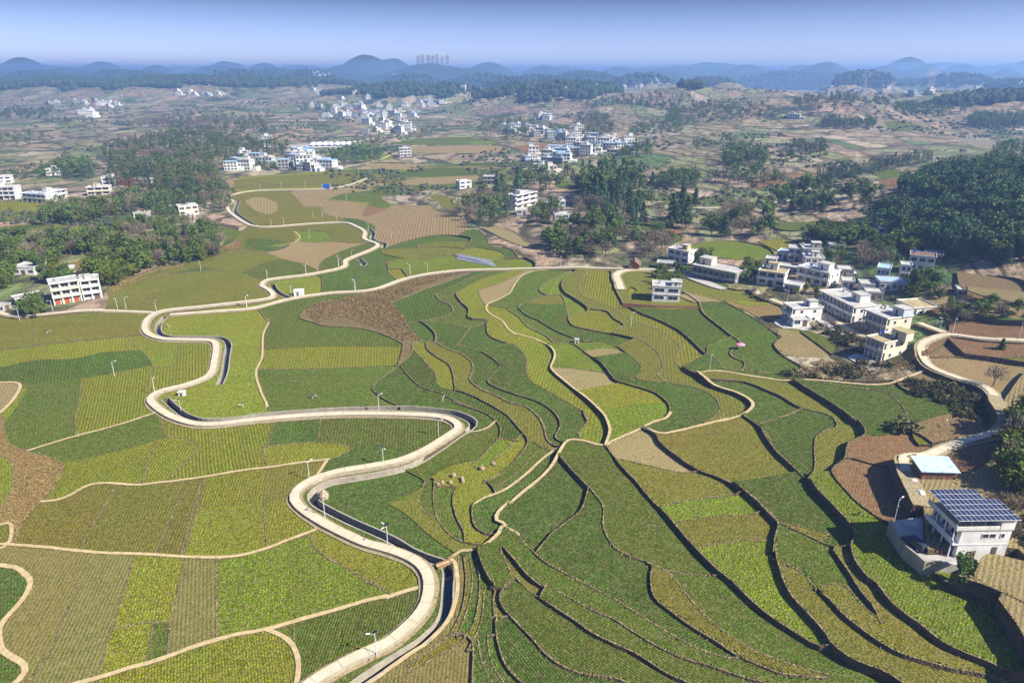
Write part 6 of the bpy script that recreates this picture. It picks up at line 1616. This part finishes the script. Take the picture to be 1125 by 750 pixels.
# far woods that read as one mass on the hills
r4 = random.Random(8)
ic = []
bm_ = bmesh.new(); bmesh.ops.create_icosphere(bm_, subdivisions=1, radius=1); IV = [tuple(v.co) for v in bm_.verts]; IF = [tuple(v.index for v in f.verts) for f in bm_.faces]; bm_.free()
cand = np.nonzero((forest > .42) & (np.abs(GX) < GY * .85 + 60) & (GY > 800) & (GY < 3900))[0]
wgt = 1.0 / (GY[cand] ** 0.4); cs = np.cumsum(wgt)
V_, F_ = [], []
for k in range(27000):
    q = cand[int(np.searchsorted(cs, r4.random() * cs[-1]))]
    st = GY[q] * .011
    x_, y_ = GX[q] + r4.uniform(-st, st), GY[q] + r4.uniform(-st, st); z_ = GZ[q]
    s_c = r4.uniform(3.2, 6.0) * (1 + GY[q] / 5000); n0 = len(V_)
    for v in IV:
        w3 = 1 + r4.uniform(-.28, .28); V_.append((x_ + v[0] * s_c * w3, y_ + v[1] * s_c * w3, z_ + s_c * .5 + v[2] * s_c * w3 * 1.15))
    F_ += [tuple(n0 + i for i in f) for f in IF]
me = bpy.data.meshes.new('far_forest'); me.from_pydata(V_, [], F_)
b = NB('far_wood'); P = b.pos()
b.col(b.ramp(b.noise(.05, 5, P, .7), [(.3, (.016, .036, .018)), (.5, (.028, .052, .022)), (.7, (.07, .075, .035))])); b.bump(b.noise(.5, 4, P), 1.2)
tag(link('far_forest', me, None, [b.m]), kind='stuff', label='far-off dark woods covering the hills and ridges')
# scrub and hedge bushes over the brown slopes
V_, F_ = [], []; k = 0; tries = 0
while k < 7000 and tries < 200000:
    tries += 1
    y_ = 330 * math.exp(r4.random() * 1.75); x_ = r4.uniform(-.82, .85) * y_
    if -.42 < x_ / y_ < .10 and y_ < 560: continue
    if x_ / y_ < .25 and y_ < 480 and x_ / y_ > -.45: continue
    if noise.noise(Vector((x_ * .011, y_ * .011, 4.4))) + .5 * noise.noise(Vector((x_ * .05, y_ * .03, 8.4))) < .20: continue
    k += 1; z_ = gz(x_, y_); s_c = r4.uniform(.5, 1.7) * (1 + y_ / 1800); n0 = len(V_)
    for v in IV:
        w3 = 1 + r4.uniform(-.35, .35); V_.append((x_ + v[0] * s_c * w3 * 1.2, y_ + v[1] * s_c * w3, z_ + s_c * .3 + v[2] * s_c * w3 * .9))
    F_ += [tuple(n0 + i for i in f) for f in IF]
me = bpy.data.meshes.new('scrub'); me.from_pydata(V_, [], F_)
b = NB('scrub_leaves'); P = b.pos(); b.col(b.ramp(b.noise(.06, 5, P, .7), [(.3, (.030, .055, .024)), (.5, (.06, .075, .030)), (.68, (.13, .105, .07))])); b.bump(b.noise(1.2, 4, P), .6)
tag(link('scrub', me, None, [b.m]), kind='stuff', label='low dark scrub and hedge bushes scattered over the brown slopes')
# rough grass, dry weeds and brush on the knoll, the banks and the verges
def tufts(name, label, poly, count, mat, s0, s1, avoid_q=None):
    W = np.array([tuple(hit(u, v))[:2] for u, v in poly]); lo_, hi_ = W.min(0), W.max(0); mb = MB(); k = 0; tr_ = 0
    while k < count and tr_ < count * 8:
        tr_ += 1
        p = (r4.uniform(lo_[0], hi_[0]), r4.uniform(lo_[1], hi_[1]))
        if not inside([p], W)[0]: continue
        z_ = gz(*p); s_c = r4.uniform(s0, s1); k += 1
        for _ in range(5): quad_leaf(mb, Vector((p[0] + r4.gauss(0, s_c * .5), p[1] + r4.gauss(0, s_c * .5), z_ + r4.uniform(.1, .8) * s_c)), s_c * .45, r4, .3)
    o = mb.build(name, M[mat]); tag(o, label, kind='stuff')
tufts('dry_brush', 'dry grey brown brush covering the knoll between the lane and the terraces', [(336, 347), (337, 338), (350, 333), (400, 323), (440, 312), (480, 302), (515, 297), (480, 308), (462, 316), (430, 332), (445, 350), (461, 373), (440, 374), (420, 362), (380, 359), (350, 354)], 4600, 'brush', .3, .8)
tufts('dry_brush', 'orange brown grass round the pond basin at the left edge', [(0, 500), (25, 500), (60, 505), (68, 515), (55, 540), (35, 560), (18, 590), (5, 580), (0, 560), (18, 530), (15, 505)], 420, 'brush', .2, .5)
tufts('dry_brush', 'rough weeds on the bank below the village', [(865, 410), (900, 396), (950, 400), (1005, 396), (1010, 404), (950, 414), (890, 418)], 900, 'brush', .25, .7)
tufts('dry_brush', 'dry grass on the slope above the left lane fields', [(117, 320), (120, 310), (160, 296), (230, 282), (262, 268), (262, 272), (200, 292), (160, 302), (120, 325)], 1500, 'brush', .25, .7)
# ------------------------------------------------------------------ lamps, poles, stacks, parked van, pylons
def lamp_post(u, v, hgt, label, k, solar=True, name='street_lamp', ang=None):
    p = hit(u, v); r_ = empty(name, p - Vector((0, 0, .05)), R(k * 47 % 360) if ang is None else ang); tag(r_, label, 'lamp' if solar else 'pole', 'white solar lamp posts along the lanes' if solar else 'bare poles in the fields')
    MB().tube((0, 0, -.3), (0, 0, hgt), .085, .06, 6).build('pole', M['white_paint'], r_)
    if solar:
        a = MB().tube((0, 0, hgt * .9), (1.0, 0, hgt * .96), .035, .03, 5).build('arm', M['white_paint'], r_)
        MB().box(.8, 1.5, -.12, .12, hgt * .955, hgt * .955 + .09).build('lamp_head', M['white_paint'], r_)
        m_x = Matrix.Translation((0, 0, hgt)) @ Matrix.Rotation(R(28), 4, 'Y'); MB().box(-.42, .42, -.25, .25, .02, .07, M=m_x).build('solar_panel', M['solar'], r_)
        MB().box(-.14, .14, -.16, .16, hgt * .62, hgt * .62 + .32).build('battery_box', M['metal_grey'], r_)
LAMPS = parse('''A 207,402 473,538 640,612 705,378 750,700 1010,713 485,262 645,272 520,260 1018,253 1105,145 828,103 220,275 82,308 210,75
B 245,678 512,678 777,690 345,85 212,120 415,185 640,118 F 530,228 757,110 225,287 290,448 548,560 J 945,605 T 140,212
C 210,85 490,98 500,330 823,520 D 298,355 148,235 775,357 830,362 1102,385 1060,705 H 590,458 795,130
O 265,137 370,125 495,125 770,55 883,52 830,132 708,190 537,280 583,275 655,290 385,318 320,318 735,490 668,538 498,570 300,600 820,345 1033,565 750,648 422,680 193,740 Q 612,182
Z 340,262 430,262 470,300''')
WHERE = ['by the left fields', 'in the middle fields', 'on the terraces', 'by the canal', 'near the village']
for k, (u, v) in enumerate(LAMPS):
    nearest = min(ROADZ.items(), key=lambda kv: float(np.linalg.norm(kv[1][0] - np.array(tuple(hit(u, v))[:2]), axis=1).min()))
    zone = 'by the left-hand fields' if u < 180 else 'in the bends of the canal lane' if u < 420 and v > 300 else 'in the middle distance of the valley floor' if v < 300 and u < 560 else 'on the terraces' if u < 850 and v > 290 else 'near the village and right-hand lane'
    lamp_post(u, v, 5.6 if v > 200 else 6.2, 'white solar lamp post ' + zone, k)
def haystack(u, v, w_, label):
    p = hit(u, v); r3 = random.Random(int(u * 7)); mb = MB(); n_ = 14
    prof = [(.92, -.2), (1.0, .35), (.95, .8), (.62, 1.35), (.25, 1.75), (.04, 1.95)]; s = w_ * .33
    for (r_, z_) in prof:
        for i in range(n_):
            a = 6.283 * i / n_; q = r_ * s * (1 + r3.uniform(-.08, .08)); mb.v.append((math.cos(a) * q, math.sin(a) * q, z_ * s * 1.0))
    for k in range(len(prof) - 1):
        for i in range(n_): mb.f.append((k * n_ + i, k * n_ + (i + 1) % n_, (k + 1) * n_ + (i + 1) % n_, (k + 1) * n_ + i)); mb.m.append(0)
    mb.f.append(tuple((len(prof) - 1) * n_ + i for i in range(n_))); mb.m.append(0)
    for _ in range(90):
        a = r3.uniform(0, 6.28); z_ = r3.uniform(.0, 1.5); q = (1.02 if z_ < .8 else 1.02 - (z_ - .8) * .75); quad_leaf(mb, Vector((math.cos(a) * q, math.sin(a) * q, z_)) * s, .16, r3)
    o = mb.build('haystack', M['straw']); o.location = p; tag(o, label, 'haystack', 'small straw stacks on the terraces' if w_ < 3 else None)
M['straw'] = simple('straw', (.30, .23, .14), (.46, .37, .25), 3, .1)
for (u, v), w_, lb in zip(parse('S 178,520 235,540 240,558 155,566 100,570 72,580 450,438 372,470 F 285,362'), (1.9, 1.6, 1.5, 1.5, 1.7, 1.3, 1.5, 1.9, 3.6),
        ('straw stack at the back of the group on the yellow terrace', 'straw stack at the right of the group on the yellow terrace', 'small straw stack just in front of the right one of the group', 'straw stack in the middle of the group on the yellow terrace', 'straw stack at the left of the group on the yellow terrace',
         'smallest straw stack at the left tip of the group', 'straw stack at the right end of the bright green strip', 'straw stack at the foot of the bright green strip', 'large straw heap inside the tight bend of the canal lane')): haystack(u, v, w_, lb)
# pink sunshade
p = hit(*parse('C 950,425')[0]); r_ = empty('sunshade', p); tag(r_, 'small pink sunshade on the green terrace below the village', 'sunshade')
b = NB('pink_cloth'); b.col((.75, .25, .42)); M['pink'] = b.m
mb = MB(); n_ = 8
for i in range(n_):
    a, c2 = 6.283 * i / n_, 6.283 * (i + 1) / n_; mb.quad([(0, 0, 2.3), (math.cos(a) * 1.5, math.sin(a) * 1.5, 1.7), (math.cos(c2) * 1.5, math.sin(c2) * 1.5, 1.7)])
mb.build('canopy', M['pink'], r_); MB().tube((0, 0, -.2), (0, 0, 2.3), .04, .03, 6).build('pole', M['white_paint'], r_)
# dark van in the yard
pv = at_z(*Hp(668, 562), zy); r_ = empty('parked_van', (pv[0], pv[1], zy + .01), R(118)); tag(r_, 'dark blue van parked in the courtyard of the solar roof house', 'van')
b = NB('van_paint'); b.col((.03, .04, .06)); b.b.inputs['Roughness'].default_value = .3; M['van'] = b.m
mb = MB(); prof = [(-2.1, .35), (-2.1, 1.1), (-1.95, 1.75), (.9, 1.8), (1.55, 1.1), (2.1, .95), (2.15, .4)]
for s in (-.82, .82): mb.v += [(x, s, z) for x, z in prof]
n_ = len(prof); mb.f.append(tuple(range(n_))); mb.f.append(tuple(reversed(range(n_, 2 * n_)))); mb.m += [0, 0]
for i in range(n_): j_ = (i + 1) % n_; mb.f.append((i, n_ + i, n_ + j_, j_)); mb.m.append(0)
mb.build('body', M['van'], r_)
MB().quad([(.95, -.7, 1.76), (1.53, -.7, 1.14), (1.53, .7, 1.14), (.95, .7, 1.76)]).build('windscreen', M['glass'], r_).location = (.02, 0, .015)
for s in (-1, 1):
    MB().box(-1.8, .7, s * .83 - .01, s * .83 + .01, 1.12, 1.6).build('side_window', M['glass'], r_)
    for x_ in (-1.3, 1.35):
        t_ = MB().tube((x_, s * .86, .33), (x_, s * .66, .33), .33, n=12).build('wheel', M['door'], r_); MB().tube((x_, s * .872, .33), (x_, s * .862, .33), .18, n=10).build('hub', M['metal_grey'], t_)
# white sacks by the lane
for k in range(7):
    a_, b_3 = Hp(672, 295), Hp(705, 350); t = k / 6; p = hit(a_[0] + (b_3[0] - a_[0]) * t, a_[1] + (b_3[1] - a_[1]) * t); bm_ = bmesh.new(); bmesh.ops.create_icosphere(bm_, subdivisions=2, radius=.55)
    for v_ in bm_.verts: v_.co = Vector((v_.co.x * 1.3, v_.co.y * .8, v_.co.z * .55 + .25)) * (1 + .1 * noise.noise(v_.co * 3 + Vector((k, 0, 0))))
    me = bpy.data.meshes.new('sack'); bm_.to_mesh(me); bm_.free(); o = link('sack', me, None, [M['white_paint']]); o.location = p; o.rotation_euler = (0, 0, k * 1.1); tag(o, 'white filled sack lying along the lane below the blue roofed shed', 'sack', 'white sacks along the lane')
# grey plastic cover strips on the field
for k in range(5):
    A_, B_5 = (499 + k * .9, 280.5 + k * 1.3 - 1), (539 + k * 1.5, 288 + k * 1.3 - 1.5)
    Q = world_line([A_, B_5], 0, 3.0); o, _ = ribbon('plastic_cover', Q, 1.5, .22, .1, [M['film']] if 'film' in M else [M.setdefault('film', simple('plastic_film', (.16, .17, .20), (.28, .29, .33), .8, .02, .35))], sm=1)
    tag(o, 'long grey plastic covered bed on the field left of the cedar hamlet', 'bed cover', 'grey plastic covered beds')
# transmission pylons
def pylon(u, vb, vt, dist):
    r0 = ray(u, vt); x_ = r0.x * dist / r0.y; zt = H + r0.z * dist / r0.y; zb_ = gz(x_, dist); hgt = zt - zb_
    if hgt < 15: hgt = 38
    rt = empty('pylon', (x_, dist, zb_)); mb = MB(); wb = hgt * .12
    for sx, sy in ((-1, -1), (1, -1), (1, 1), (-1, 1)): mb.tube((sx * wb, sy * wb, -1), (sx * .8, sy * .8, hgt * .72), .35, .3, 4)
    for k in range(5):
        z0_ = hgt * .72 * k / 5; z1_ = hgt * .72 * (k + 1) / 5; w0, w1 = wb + (.8 - wb) * k / 5, wb + (.8 - wb) * (k + 1) / 5
        for sy in (-1, 1): mb.tube((-w0, sy * w0, z0_), (w1, sy * w1, z1_), .2, n=4); mb.tube((w0, sy * w0, z0_), (-w1, sy * w1, z1_), .2, n=4)
    mb.build('tower', M['metal_grey'], rt); mb = MB()
    for s in (-1, 1): mb.tube((0, 0, hgt * .7), (s * hgt * .2, 0, hgt * .86), .4, n=4); mb.tube((s * hgt * .2, 0, hgt * .86), (s * hgt * .12, 0, hgt), .3, n=4)
    mb.tube((-hgt * .22, 0, hgt * .86), (hgt * .22, 0, hgt * .86), .35, n=4); mb.tube((-hgt * .14, 0, hgt), (hgt * .14, 0, hgt), .3, n=4); mb.build('crossarm', M['metal_grey'], rt)
    return rt
for i, (u, vb, vt, d_) in enumerate(((953, 100, 79, 1500), (982, 104, 90, 1350), (1018, 110, 104, 1250), (1022, 111, 104, 1270))):
    tag(pylon(u, vb, vt, d_), ('tall steel pylon on the skyline hills at right', 'grey steel pylon just below the tall one', 'far small pylon on the ridge at right, left one of the pair', 'far small pylon on the ridge at right, right one of the pair')[i], 'pylon')
